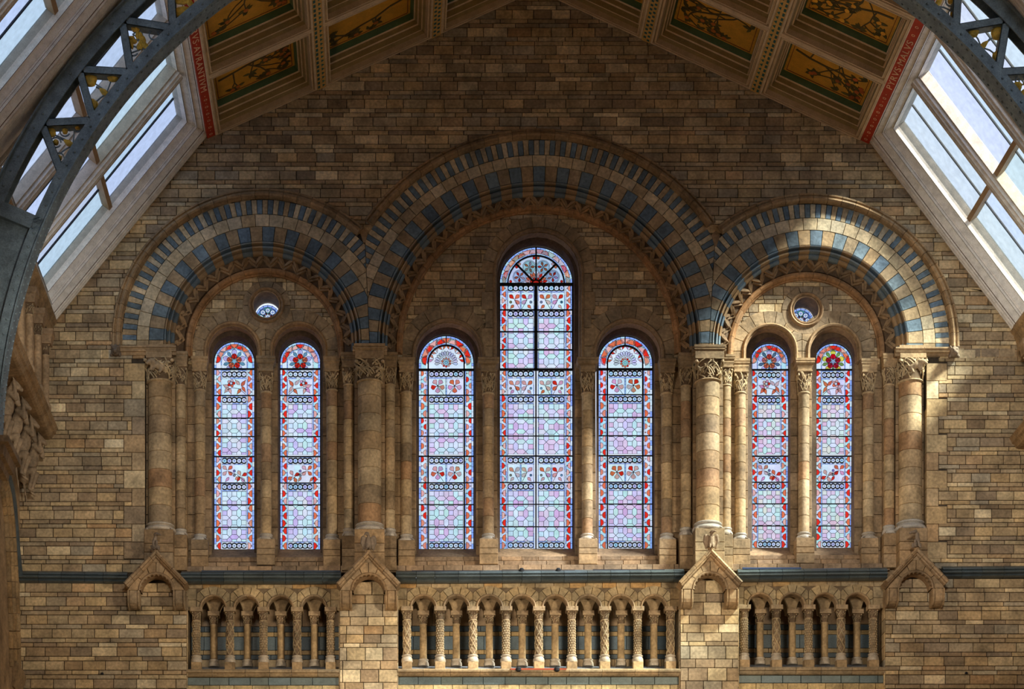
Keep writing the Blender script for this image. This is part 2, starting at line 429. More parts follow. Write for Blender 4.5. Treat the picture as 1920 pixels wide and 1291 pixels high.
for k, A in enumerate(ARCH):
    r = random.Random(40+k)
    root = empty('striped_arch', Rr(A['cx'], 652, 0), label=ALAB[k], cat='arch', group='striped arches'); archobj.append(root)
    qs = A['st']/A['r2']
    def ring(name, r0, r1, n, colf, y, nn, gap=0.45):
        items = []; dq = PI/n; j0 = -int(qs/dq)-1
        for j in range(j0, n-j0):
            a, b = j*dq, (j+1)*dq
            if b < -qs or a > PI+qs: continue
            a, b = max(a, -qs), min(b, PI+qs)
            # stilt lengths are in pixels/100, sector lengths in radians
            p = valley_clip(sector(A, r0, r1, a, b, nn), k)
            if len(p) < 3: continue
            mb = MB()
            if prism(mb, p, y, 0.3, colf(j), gap, 0.4): build(mb, name, STONE, root)
    ring('striped_voussoir', A['r2'], A['r1'], A['n1'], lambda j: blue(r) if j % 2 == 0 else lightb(r), -0.012, 1)
    ring('plain_voussoir', A['r3'], A['r2'], int(PI*A['r3']/24), lambda j: lightb(r), -0.016, 2)
    ring('chequer_voussoir', A['r4'], A['r3'], A['n3'], lambda j: blue(r) if j % 2 == 0 else vary((0.33, 0.235, 0.14), 0.15, r), -0.012, 2)
    # hood moulding, stones with two rolls
    H, Hi = A['hood'], A['r1']
    hp = [(H+.5, 0.02), (H, -0.05), (H-2, -0.095), (H-5, -0.10), (H-6.5, -0.075), (H-8, -0.075), (H-9.5, -0.12), (H-13, -0.135), (H-16, -0.115), (H-17, -0.07), (Hi+.6, -0.05), (Hi+.3, 0.0)]
    nh = int(PI*H/27); a0, a1 = vlimits(k, H); dq = (a1-a0)/round((a1-a0)/(PI/nh))
    q = a0
    while q < a1-0.01:
        mb = MB(); arc_sweep(A, hp, q+0.4/H, q+dq-0.4/H, 3, vary((0.30, 0.195, 0.105), 0.14, r), mb); build(mb, 'hood_stone', STONE, root, smooth=40); q += dq
    # roll mouldings inside the chequered ring
    r4 = A['r4']
    mp = [(r4-.3, 0.0), (r4-1.5, -0.02), (r4-3.5, -0.01), (r4-4.2, 0.04), (r4-4.8, 0.09), (r4-6.6, 0.10), (r4-7.2, 0.06), (r4-8.5, 0.025), (r4-10.5, 0.035), (r4-11.5, 0.07), (r4-12, 0.14), (r4-13.6, 0.15), (r4-14.5, 0.12), (r4-17.5, 0.15), (r4-18.5, 0.20), (r4-18, 0.26), (r4-14, 0.27)]
    dq = PI/A['n3']; n3 = A['n3']; rl = []
    a0, a1 = vlimits(k, r4-2)
    for j in range(-1, n3+1):
        a, b = max(j*dq, a0), min((j+1)*dq, a1)
        if b-a < 0.02: continue
        mb = MB(); arc_sweep(A, mp, a+0.2/r4, b-0.2/r4, 2, blue(r) if j % 2 == 0 else vary((0.32, 0.21, 0.115), 0.15, r), mb)
        build(mb, 'moulding_stone', GLAZED, root, smooth=40)
    # soffit that carries the chevrons (stones)
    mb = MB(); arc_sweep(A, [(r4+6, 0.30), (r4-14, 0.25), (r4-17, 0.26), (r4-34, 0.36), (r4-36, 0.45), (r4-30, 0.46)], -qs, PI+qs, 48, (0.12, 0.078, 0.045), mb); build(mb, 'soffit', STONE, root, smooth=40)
    # chevrons
    nc = 31 if k == 1 else 18; dq = PI/nc
    for j in range(-1, nc+1):
        qc = (j+.5)*dq
        if qc < -qs*0.8 or qc > PI+qs*.8: continue
        mb = MB(); cc = vary((0.29, 0.185, 0.1), 0.15, r)
        for off, rr, yy in ((0.0, 0.036, 0.0), (9.0, 0.032, 0.05)):
            pts = []
            for s_, rad in ((-.5, r4-16-off*0.6), (0, r4-29-off*0.6), (.5, r4-16-off*0.6)):
                x, y = apos(A, rad, qc+s_*dq*(0.94 if s_ else 0)); dep = 0.235+yy+(0.06 if s_ == 0 else 0)
                pts.append(Rr(x, y, dep))
            mid = lambda a, b: tuple((a[i]+b[i])/2 for i in range(3))
            mb.tube([pts[0], mid(pts[0], pts[1]), pts[1], mid(pts[1], pts[2]), pts[2]], rr, cc, n=4)
        build(mb, 'chevron', STONE, root)
    # inner roll (photo pixels on its own plane, 0.35 m back)
    B = [dict(cx=496.6, cy=650, r=149, st=18), dict(cx=1010, cy=651, r=268, st=16), dict(cx=1511.5, cy=657, r=148, st=12)][k]
    h = B['r']; ip = [(h+2, 0.42), (h, 0.36), (h-2, 0.325), (h-6, 0.315), (h-9, 0.335), (h-10.5, 0.37), (h-10.5, 0.40), (h-12.5, 0.41), (h-13, 0.46)]
    ni = int(PI*h/27); dq = PI/ni; qs2 = B['st']/100
    pf35 = lambda a, b, y: (wx(a, .35), y, wz(b, .35))
    for j in range(-1, ni+1):
        a, b = max(j*dq, -qs2), min((j+1)*dq, PI+qs2)
        if b-a < 0.02: continue
        mb = MB(); arc_sweep(B, ip, a+0.3/h, b-0.3/h, 2, vary((0.33, 0.18, 0.085), 0.14, r), mb, pf35); build(mb, 'inner_roll_stone', STONE, root, smooth=40)
# stones closing the two valleys between the arches
for (vx, vy), ro in (((683, 446), archobj[1]), ((1342, 453), archobj[1])):
    mb = MB(); prism(mb, [(vx-9, vy-13), (vx, vy-22), (vx+9, vy-13), (vx+2, vy+9), (vx-2, vy+9)], -0.02, 0.3, (0.30, 0.2, 0.11)); build(mb, 'valley_stone', STONE, ro)

# ================================================================== recessed walls with the windows
YT, YJ, YG = 0.45, 0.66, 0.95       # tympanum plane, jamb plane, glass plane
SH = kf(YT)                          # helper
# windows: centre/radius of the roll round the opening on plane YT, glass rect on plane YG
WIN = [dict(cx=436, cy=656, R=54, vo=77, gx=(401.4, 477.2), gt=640.5, gb=1030, kind='small', rc=0, tone='cool', flower='red'),
       dict(cx=559.6, cy=656, R=54, vo=77, gx=(525.2, 600.6), gt=641, gb=1030, kind='small', rc=0, tone='cool', flower='deep'),
       dict(cx=840, cy=664, R=68, vo=93, gx=(785, 888.3), gt=629, gb=1029.5, kind='mid', rc=1, tone='mid', flower=''),
       dict(cx=1009.5, cy=512, R=85.5, vo=107, gx=(936.9, 1073.6), gt=463, gb=1029, kind='tall', rc=1, tone='mid', flower=''),
       dict(cx=1179, cy=664, R=67.5, vo=92, gx=(1121.2, 1223.2), gt=630, gb=1028.5, kind='mid', rc=1, tone='mid', flower=''),
       dict(cx=1443.5, cy=658, R=52, vo=76, gx=(1406.6, 1478), gt=643.5, gb=1027, kind='small', rc=2, tone='warm', flower='orange'),
       dict(cx=1564, cy=658, R=52, vo=76, gx=(1526.6, 1597.6), gt=643.5, gb=1027, kind='small', rc=2, tone='warm', flower='yellow')]
OCU = [dict(cx=499.4, cy=572, ro=45.5, rr=34, ri=24, gx=502, gy=594.5), dict(cx=1511.3, cy=581, ro=45.5, rr=33, ri=24, gx=1501.4, gy=600.5)]
IMP = 672                             # top of the rear imposts
REC = [dict(n='left', cx=496.6, cy=650, R=140, x=(352, 642), wins=(0, 1), ocu=0),
       dict(n='centre', cx=1010, cy=651, R=259, x=(736, 1283), wins=(2, 3, 4), ocu=None),
       dict(n='right', cx=1511.5, cy=657, R=139, x=(1366, 1657), wins=(5, 6), ocu=1)]
def open_iv(base, holes):
    out = [base]
    for a, b in holes:
        nw = []
        for lo, hi in out:
            if b <= lo or a >= hi: nw.append((lo, hi)); continue
            if a > lo+.5: nw.append((lo, a))
            if b < hi-.5: nw.append((b, hi))
        out = nw
    return out
for q, T in enumerate(REC):
    r = random.Random(70+q)
    rec = empty('wall_recess_'+T['n'], P(T['cx'], 1060, YT), label='recessed masonry round the windows inside the %s striped arch' % {'left': 'left', 'centre': 'middle', 'right': 'right'}[T['n']], kind='structure')
    ws = [WIN[i] for i in T['wins']]; oc = OCU[T['ocu']] if T['ocu'] is not None else None
    def holes_t(x, grow=0):
        h = []
        for w in ws:
            d = abs(x-w['cx']); Rm = w['R']-6+grow
            if d < Rm: h.append((w['cy']-math.sqrt(Rm*Rm-d*d), 1100))
        if oc:
            d = abs(x-oc['cx']); Rm = oc['ri']+3+grow
            if d < Rm: s_ = math.sqrt(Rm*Rm-d*d); h.append((oc['cy']-s_, oc['cy']+s_))
        return h
    def iv_t(x):
        d = abs(x-T['cx']); Rm = T['R']+12
        if d > Rm: return []
        return open_iv((T['cy']-math.sqrt(Rm*Rm-d*d), IMP+6), holes_t(x))
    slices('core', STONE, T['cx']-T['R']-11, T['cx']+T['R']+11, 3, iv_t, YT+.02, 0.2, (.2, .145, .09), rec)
    def keep_t(p):
        if all(math.hypot(a-T['cx'], b-T['cy']) > T['R']+6 for a, b in p) and all(b < T['cy'] for a, b in p): return None
        for a, b in p:
            if b < T['cy']:
                if math.hypot(a-T['cx'], b-T['cy']) > T['R']+26: return None
        for w in ws:
            if all((math.hypot(a-w['cx'], b-w['cy']) < w['vo']-4 if b < w['cy'] else abs(a-w['cx']) < w['vo']-4) for a, b in p): return None
            if any((math.hypot(a-w['cx'], b-w['cy']) < w['R'] if b < w['cy'] else abs(a-w['cx']) < w['R']) for a, b in p): return None
        if oc and any(math.hypot(a-oc['cx'], b-oc['cy']) < oc['ro']-9 for a, b in p): return None
        return p
    def split_keep(p, depth=0):
        out = keep_t(p)
        if out: return [out]
        if depth >= 2: return []
        xm = (min(a for a, b in p)+max(a for a, b in p))/2
        if max(a for a, b in p)-xm < 3.5: return []
        return split_keep(clip(p, 1, 0, xm), depth+1)+split_keep(clip(p, -1, 0, -xm), depth+1)
    sub = {1: (18, 36), 0: (18, 40)}
    it = courses(T['cy']-T['R']-14, IMP+6, [(16.5, 1), (8, 0), (8, 0)], sub, lambda y: T['cx']-T['R']-8, lambda y: T['cx']+T['R']+8, r, split_keep, YT, 0.05)
    pieces(rec, 'brick', it, limit=200)
    # arch stones round each window, roll and stepped reveal
    for wi, w in enumerate(ws):
        A = dict(cx=w['cx'], cy=w['cy'])
        st = (IMP+4-w['cy'])/100
        nv = 9 if w['kind'] != 'tall' else 13
        tall = w['kind'] == 'tall'
        dq = PI/nv
        for j in range(nv):
            p = sector(A, w['R']-1, w['vo'], j*dq, (j+1)*dq, 3)
            if not tall:
                for o in ws:
                    if o is w: continue
                    if o['kind'] == 'tall': xm = o['cx']+(-(o['vo']-9) if w['cx'] < o['cx'] else (o['vo']-9))
                    else: xm = (w['cx']+o['cx'])/2
                    if o['kind'] == 'mid': continue
                    p = clip(p, 1, 0, xm) if w['cx'] < o['cx'] else clip(p, -1, 0, -xm)
                    if len(p) < 3: break
            if len(p) < 3: continue
            if oc and all(math.hypot(a-oc['cx'], b-oc['cy']) < oc['ro']-1 for a, b in p): continue
            mb = MB()
            if prism(mb, p, YT-(0.016 if tall else 0.012), 0.05, vary((0.30, 0.215, 0.13), 0.18, r)): build(mb, 'arch_stone', STONE, rec)
        for s_ in (-1, 1):           # jamb stones down to the imposts
            yy = w['cy']; lim = IMP+5; k_ = 0
            while yy < lim-3:
                y2 = min(yy+(34 if tall else 20), lim); wd = w['vo']-(0 if k_ % 2 else 7); k_ += 1
                xa, xb = w['cx']+s_*(w['R']-1), w['cx']+s_*wd
                for o in ws:
                    if o is not w and not tall:
                        if o['kind'] == 'tall': xm = o['cx']+(-(o['vo']-9) if w['cx'] < o['cx'] else (o['vo']-9))
                        else: xm = (w['cx']+o['cx'])/2
                        if s_ > 0 and xm > w['cx']: xb = min(xb, xm)
                        if s_ < 0 and xm < w['cx']: xb = max(xb, xm)
                if abs(xb-xa) > 2:
                    mb = MB()
                    if prism(mb, [(xa, yy), (xb, yy), (xb, y2), (xa, y2)], YT-(0.016 if tall else 0.012), 0.05, vary((0.30, 0.215, 0.13), 0.18, r)): build(mb, 'jamb_stone', STONE, rec)
                yy = y2
        g = w['R']; pfT = lambda a, b, y: (wx(a, YT), y, wz(b, YT))
        rp_ = [(g+1, YT), (g, YT-.03), (g-2.5, YT-.05), (g-5, YT-.04), (g-6, YT-.01), (g-6.5, YT+.03), (g-8, YT+.03), (g-8.5, YT+.10), (g-8.5, YJ+.02)]
        mb = MB(); n = 24; arc_sweep(A, rp_, -st, PI+st, 30, vary((0.30, 0.19, 0.10), 0.1, r), mb, pfT); build(mb, 'roll_moulding', STONE, rec, smooth=45)
        # splayed reveal from jamb plane to glass
        gx0, gx1 = w['gx']; gc = (gx0+gx1)/2; gr = (gx1-gx0)/2; gcy = w['gt']+gr
        kk = kf(YJ)/kf(YT)
        def ring_at(cx, cy, rr, y, zb):
            pts = [P(cx-rr, zb, y)]+[P(cx-rr*math.cos(PI*i/24), cy-rr*math.sin(PI*i/24), y) for i in range(25)]+[P(cx+rr, zb, y)]
            return pts
        # opening edge on the jamb plane, same real size as the roll's inner edge
        ccx = 720+(w['cx']-720)/kk; ccy = 2235+(w['cy']-2235)/kk
        k2 = kf(YG)/kf(YJ); rr1 = (g-8.5)/kk
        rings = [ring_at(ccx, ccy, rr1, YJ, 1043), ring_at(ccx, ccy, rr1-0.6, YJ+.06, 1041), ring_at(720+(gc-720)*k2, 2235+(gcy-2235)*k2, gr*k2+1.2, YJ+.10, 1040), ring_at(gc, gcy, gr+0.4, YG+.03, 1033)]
        mb = MB(); mb.loft(rings, (0.10, 0.066, 0.043), close=False, caps=False); build(mb, 'reveal', STONE, rec, smooth=40)  # darker than the stone around it, recess shade put into the colour
    # plain wall behind the colonnettes (jamb plane)
    def iv_j(x):
        h = []
        for w in ws:
            kk = kf(YJ)/kf(YT); ccx = 720+(w['cx']-720)/kk; ccy = 2235+(w['cy']-2235)/kk; rr = (w['R']-8.5)/kk
            gx0, gx1 = w['gx']; k2 = kf(YG)/kf(YJ)
            d = abs(x-ccx)
            if d < rr: h.append((ccy-math.sqrt(rr*rr-d*d), 1043))
        return open_iv((IMP-8 if True else 0, 1062), h)
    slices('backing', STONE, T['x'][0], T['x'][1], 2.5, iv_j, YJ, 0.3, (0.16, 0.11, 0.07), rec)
    # coursed jamb blocks flanking the glass
    edges = [T['x'][0]]
    for w in ws: edges += [w['gx'][0]-4, w['gx'][1]+4]
    edges.append(T['x'][1])
    for e in range(0, len(edges), 2):
        a, b = edges[e], edges[e+1]; yy = IMP+8
        while yy < 1040:
            y2 = min(yy+34.2, 1046); mb = MB()
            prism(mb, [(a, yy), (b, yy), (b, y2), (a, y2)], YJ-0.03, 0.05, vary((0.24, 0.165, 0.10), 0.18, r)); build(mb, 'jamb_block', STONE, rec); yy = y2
    # sloping sills under the glass
    for w in ws:
        a, b = w['gx'][0]-6, w['gx'][1]+6; gb = w['gb']
        q4 = [P(a, gb-1, YG), P(b, gb-1, YG), P(b+3, gb+14, YT+.05), P(a-3, gb+14, YT+.05)]
        mb = MB(); lo = P(a, gb+22, YT+.05)[2]
        mb.loft([[q4[0], q4[1], q4[2], q4[3]], [(p[0], p[1], lo) for p in q4]], vary((0.25, 0.17, 0.105), .1, r)); build(mb, 'sill', STONE, rec)
    # plinth courses under the windows
    for (ya, yb, dp) in ((1044, 1052.5, YT+.04), (1052.5, 1061, YT+.02), (1060, 1074, 0.28)):
        x = T['x'][0]-12
        while x < T['x'][1]+12:
            x2 = min(x+r.uniform(28, 46), T['x'][1]+12); mb = MB(); t = tlt(x)
            if prism(mb, [(x, ya+t), (x2, ya+t), (x2, yb+t), (x, yb+t)], dp, 0.35, vary((0.26, 0.175, 0.11), .2, r), .45, .4): build(mb, 'plinth_stone', STONE, rec)
            x = x2
    # round window surround
    if oc:
        A = dict(cx=oc['cx'], cy=oc['cy'])
        for j in range(10):
            a, b = j*PI/5-PI/10, (j+1)*PI/5-PI/10
            n_ = 4; qs_ = [a+(b-a)*i/n_ for i in range(n_+1)]
            p = [(oc['cx']-oc['ro']*math.sin(t), oc['cy']-oc['ro']*math.cos(t)) for t in qs_]+[(oc['cx']-(oc['rr']-1)*math.sin(t), oc['cy']-(oc['rr']-1)*math.cos(t)) for t in reversed(qs_)]
            mb = MB(); prism(mb, p, YT-0.014, 0.05, vary((0.28, 0.2, 0.125), .16, r)); build(mb, 'ring_stone', STONE, rec)
        mb = MB(); g = oc['rr']; rings = []
        pr = [(g+.5, YT), (g-.5, YT-.04), (g-3, YT-.06), (g-5.5, YT-.04), (g-6.5, YT-.01), (g-8, YT-.03), (g-10, YT-.03), (oc['ri'], YT), (oc['ri'], YG+.02)]
        for i in range(37):
            t = 2*PI*i/36; rings.append([(wx(oc['cx']+rr*math.cos(t), YT), y, wz(oc['cy']+rr*math.sin(t), YT)) for rr, y in pr])
        mb.loft(rings, (0.28, 0.185, 0.105), close=False, caps=False); build(mb, 'ring_moulding', STONE, rec, smooth=45)
# stepped piers behind the column clusters
for name, spans in (('pier_cluster_left', [(272, 329, .24), (329, 351, .36), (350, 372, .5)]),
                    ('pier_cluster_middle_left', [(632, 652, .5), (648, 667, .36), (664, 722, .24), (719, 738, .36), (734, 762, .5)]),
                    ('pier_cluster_middle_right', [(1258, 1285, .5), (1281, 1302, .36), (1299, 1356, .24), (1352, 1370, .36), (1367, 1385, .5)]),
                    ('pier_cluster_right', [(1636, 1660, .5), (1656, 1679, .36), (1679, 1737, .24)])):
    r = random.Random(len(name)); n = name.replace('pier_cluster', 'wall_pier')
    w = empty(n, P((spans[0][0]+spans[-1][1])/2, 1070, .3), label='stepped masonry pier behind the column cluster, '+name[13:].replace('_', ' '), kind='structure')
    for a, b, d in spans:
        yy = 660
        while yy < 1074:
            mb = MB(); prism(mb, [(a, yy), (b, yy), (b, yy+33.8), (a, yy+33.8)], d, 0.5, vary((0.28, 0.19, 0.11), .18, r)); build(mb, 'pier_block', STONE, w); yy += 33.8
# ================================================================== string course (dark glazed, two rolls)
def string_run(name, pts, label, d=0.0):
    w = empty(name, P(pts[0][0], pts[0][1], d), label=label, kind='structure')
    prof = [(0, 0.06), (0, -0.02), (7, -0.12), (8.5, -0.125), (9, -0.09), (11, -0.075), (12, -0.12), (13, -0.15), (14.5, -0.15), (16, -0.11), (16.5, -0.07), (18, -0.08), (20, -0.10), (22, -0.06), (22.5, 0.0), (22.5, 0.06)]
    r = random.Random(int(pts[0][0])); x = pts[0][0]; xe = pts[-1][0]
    while x < xe-1:
        x2 = min(x+r.uniform(34, 44), xe)
        if xe-x2 < 12: x2 = xe
        rings = []
        for xx in (x+.3, x2-.3):
            yb = pts[0][1]+(xx-pts[0][0])/(xe-pts[0][0])*(pts[-1][1]-pts[0][1])
            rings.append([(wx(xx, d), y+d, wz(yb+p, d)) for p, y in prof])
        mb = MB(); mb.loft(rings, vary((0.075, 0.095, 0.105), .15, r)); build(mb, 'string_stone', GLAZED, w, smooth=40); x = x2
    return w
string_run('trim_1', [(34, 1070), (240, 1072)], 'dark glazed string course, stretch at the left end of the wall')
string_run('trim_2', [(340, 1071), (640, 1071)], 'dark glazed string course, stretch over the left arcade')
string_run('trim_3', [(742, 1070), (1282, 1067)], 'dark glazed string course, stretch over the middle arcade')
string_run('trim_4', [(1382, 1067), (1662, 1064)], 'dark glazed string course, stretch over the right arcade')
string_run('trim_5', [(1765, 1062), (1990, 1060)], 'dark glazed string course, stretch at the right end of the wall')

# ================================================================== blobs: animals as one continuous skin
def blob(name, caps_, m, col, label=None, parent=None, vox=0.012, org=None, **kw):
    """caps_: list of (p0,p1,r0,r1) in metres, fused to one surface"""
    mb = MB()
    for p0, p1, r0, r1 in caps_:
        p0, p1 = Vector(p0), Vector(p1); d = p1-p0; L = d.length
        if L < 1e-4: d = Vector((0, 0, 1)); L = 1e-4; p1 = p0+d*L
        d = d.normalized(); up = Vector((0, 1, 0)) if abs(d.y) < .9 else Vector((1, 0, 0)); a = d.cross(up).normalized(); b = d.cross(a); rings = []
        for k in range(9):
            th = -PI/2+PI/2*k/4 if k <= 4 else PI/2*(k-4)/4
            c, rr = (p0, r0) if k <= 4 else (p1, r1)
            if k == 4: pass
            cc = c+d*(rr*math.sin(th if k <= 4 else th)); q = max(rr*math.cos(th), .0006)
            rings.append([cc+(a*math.cos(2*PI*j/10)+b*math.sin(2*PI*j/10))*q for j in range(10)])
            if k == 4: rings.append([p1+(a*math.cos(2*PI*j/10)+b*math.sin(2*PI*j/10))*r1 for j in range(10)])
        mb.loft(rings, col)
    xs = [v[0] for v in mb.v]; ys = [v[1] for v in mb.v]; zs = [v[2] for v in mb.v]
    o0 = ((min(xs)+max(xs))/2, (min(ys)+max(ys))/2, min(zs))
    me = fill_mesh(mb, 'tmp', m, o0); tmp = bpy.data.objects.new('tmp', me); COL.objects.link(tmp)
    rm = tmp.modifiers.new('r', 'REMESH'); rm.mode = 'VOXEL'; rm.voxel_size = vox; rm.use_smooth_shade = True
    sm = tmp.modifiers.new('s', 'SMOOTH'); sm.iterations = 3; sm.factor = .5
    dg = bpy.context.evaluated_depsgraph_get(); me2 = bpy.data.meshes.new_from_object(tmp.evaluated_get(dg))
    bpy.data.objects.remove(tmp); me2.name = name
    if 'tint' in me2.attributes: me2.attributes.remove(me2.attributes['tint'])
    at = me2.attributes.new('tint', 'FLOAT_COLOR', 'FACE'); n = len(me2.polygons); at.data.foreach_set('color', list((*col, 1.0))*n)
    me2.polygons.foreach_set('use_smooth', [True]*n)
    me2.materials.clear(); me2.materials.append(m)
    return props(link(name, me2, o0, parent), label=label, **kw)
def pxf(cx, cyp, y, s=0.01):
    """local frame: (dx right px, depth m toward viewer, dy up px) -> world"""
    o = P(cx, cyp, y)
    return lambda dx, dd, dz: (o[0]+dx*s, o[1]-dd, o[2]+dz*s)
STAT = (0.20, 0.155, 0.115)
# ================================================================== columns
def capital_mesh(name, seed, n=64, dense=True, top=1.28, H=1.7):
    """carved capital in units of the shaft radius: bell, square flare and pierced interlaced foliage"""
    r = random.Random(seed); mb = MB(); c0 = (0.15, 0.10, 0.058); c1 = (0.44, 0.33, 0.20)
    def surf(a, t, off=0.0):
        rad = 1.0+(top-1.0)*t**1.6
        cx_, sx_ = math.cos(a), math.sin(a); sq = 1/max(abs(cx_), abs(sx_)); k = rad*(1+(sq-1)*0.75*t)+off
        return (k*cx_, k*sx_, t*H)
    mb.loft([[surf(2*PI*j/28, i/8, -0.1) for j in range(28)] for i in range(9)], c0)
    for i in range(n):
        a = r.uniform(0, 2*PI); t = r.uniform(0.02, 0.25) if i % 2 else r.uniform(0.2, 0.7); da = r.choice((-1, 1))*r.uniform(.10, .24); dt = r.uniform(0.10, 0.2); pts = []
        for k in range(6):
            pts.append(surf(a, max(0, min(1, t)), 0.02+0.05*math.sin(k*1.1))); a += da*(1-0.12*k); t += dt*(1-0.22*k)
        mb.tube(pts, [0.075, .07, .062, .055, .05, .035], vary(c1, .15, r), n=4)
    for i in range(int(n*.8)+4):
        a = r.uniform(0, 2*PI); t = r.uniform(.25, .9); s = r.uniform(.11, .18)
        c = surf(a, t, .05); u = surf(a+.02, t, .05); tan = Vector(u)-Vector(c); tan.normalize(); upv = (Vector(surf(a, min(1, t+.05), .05))-Vector(c)).normalized(); nn = tan.cross(upv)
        if nn.dot(Vector((c[0], c[1], 0))) < 0: nn = -nn
        an = r.uniform(0, PI); d1 = tan*math.cos(an)+upv*math.sin(an); d2 = nn.cross(d1); C = Vector(c)
        mb.add([C-d1*s*1.4, C+d2*s*.6, C+d1*s*1.4, C-d2*s*.6, C+nn*s*.55], [(0, 1, 4), (1, 2, 4), (2, 3, 4), (3, 0, 4)], vary(c1, .15, r))
    # corner volutes and ring at the foot
    for k in range(4):
        a = PI/4+k*PI/2; c = surf(a, .86, .02)
        mb.lathe((c[0], c[1], c[2]-.12), [(.04, -.02), (.15, .04), (.17, .14), (.12, .24), (.03, .27)], c1, 8)
    mb.lathe((0, 0, 0), [(1.0, -.16), (1.1, -.14), (1.16, -.07), (1.1, .01), (1.0, .03)], c1, 24)
    return fill_mesh(mb, name, STONE, (0, 0, 0), 40)
CAPS = [capital_mesh('foliage_capital', 100+i) for i in range(5)]
ACAP = [capital_mesh('small_capital', 200+i, n=16, top=1.2, H=1.75) for i in range(3)]
def place(name, me, loc, sc, parent, rz=0, **kw):
    o = link(name, me, loc, parent); o.scale = sc; o.rotation_euler[2] = rz; return props(o, **kw)
def column(cx, r, y_imp, y_cap, y_ast, y_base, y_ped, y_foot, d, label, seed, impw, group, imp_l=None, pedw=None):
    """cx,r shaft; rows: impost top, capital top, astragal, shaft foot, pedestal top, pedestal foot"""
    rr = random.Random(seed); s = kf(d)/100; R = r*s
    x = wx(cx, d); base = P(cx, y_foot, d)
    t = empty('column', base, label=label, cat='column', group=group, kind='thing')
    # shaft drums
    hd = 33.6; y = y_ast; first = True; c = COLM
    while y < y_base-1:
        y2 = min(y+(hd if not first else hd*rr.uniform(.85, 1)), y_base)
        if y_base-y2 < 9: y2 = y_base
        first = False; z1 = wz(y, d); z0 = wz(y2, d); mb = MB(); g = .004
        mb.lathe((x, d, 0), [(R-.008, z0+g*.5), (R, z0+g*2), (R, z1-g*2), (R-.008, z1-g*.5)], vary(rr.choice([c, c, (0.31, .215, .125), (.37, .26, .15), (.33, .2, .11)]), .1, rr), 24)
        build(mb, 'drum', STONE, t, smooth=50); y = y2
    za, zc = wz(y_ast, d), wz(y_cap, d)
    H = zc-za; me = CAPS[seed % 5]; place('capital', me, (x, d, za), (R, R, H/1.7), t, rz=(seed % 4)*PI/2)
    # abacus + impost block, stepped mouldings
    hw = impw*s; zi = wz(y_imp, d); Hh = zi-zc; xl = hw if imp_l is None else imp_l*s
    mb = MB(); cc = vary((0.31, 0.215, 0.125), .12, rr)
    hb = R*1.32; steps = [(0, hb), (.03, hb*1.03), (.13, hb*1.03), (.15, hb*.96), (.20, hb*.96), (.30, hb*.99), (.42, hb*1.06), (.46, hb*1.06), (.50, hb*1.02), (.56, hw*.90), (.60, hw*.93), (.66, hw*.985), (.74, hw*.985), (.76, hw*.93), (.80, hw*.93), (.82, hw), (1, hw)]
    if hw*.9 < hb*1.02: steps = [(f_, min(w_, hw*.93)) if f_ < .55 else (f_, w_) for f_, w_ in steps]
    rings = []
    for f, w in steps:
        wl = w if imp_l is None or f < .6 else xl*(w/hw)
        z = zc+Hh*f; rings.append([(x-wl, d-w, z), (x+w, d-w, z), (x+w, d+.35, z), (x-wl, d+.35, z)])
    mb.loft(rings, cc); build(mb, 'impost', STONE, t)
    # base: torus, scotia, spurred plinth roll; sky reflections put into the pale colour
    zb, zp = wz(y_base, d), wz(y_ped, d); h = zb-zp
    mb = MB(); mb.lathe((x, d, zp), [(R*1.28, 0), (R*1.36, h*.12), (R*1.36, h*.28), (R*1.26, h*.46), (R*1.12, h*.56), (R*1.06, h*.66), (R*1.12, h*.72), (R*1.2, h*.78), (R*1.2, h*.9), (R*1.1, h), (R, h*1.02)], vary((.42, .37, .32), .1, rr), 28)
    pw = (pedw or impw*.86)*s
    for a in range(4):
        an = PI/4+a*PI/2; cx_, cy_ = math.cos(an), math.sin(an)
        mb.loft([[(x+cx_*R*1.1-cy_*.04, d+cy_*R*1.1+cx_*.04, zp+h*.45), (x+cx_*R*1.1+cy_*.04, d+cy_*R*1.1-cx_*.04, zp+h*.45), (x+cx_*R*1.1, d+cy_*R*1.1, zp)],
                 [(x+cx_*pw*1.25-cy_*.02, d+cy_*pw*1.25+cx_*.02, zp+h*.1), (x+cx_*pw*1.25+cy_*.02, d+cy_*pw*1.25-cx_*.02, zp+h*.1), (x+cx_*pw*1.25, d+cy_*pw*1.25, zp)]], (.42, .37, .32))
    build(mb, 'base', GLAZED, t, smooth=50)
    # pedestal in three courses
    zf = base[2]; n = 3; fr = [0, .37, .60, 1]
    for i in range(n):
        z1 = zp-(zp-zf)*fr[i]; z0 = zp-(zp-zf)*fr[i+1]; mb = MB()
        mb.box((x-pw, d-pw, z0+.004), (x+pw, d+.3, z1-.004), vary((.29, .195, .11), .2, rr), ch=.008); build(mb, 'pedestal_block', STONE, t)
    return t
G1, G2, G3 = 'large columns under the striped arches', 'slim middle colonnettes of the clusters', 'slim rear colonnettes beside the windows'
BIGD, SD, TD = 0.16, 0.33, 0.5
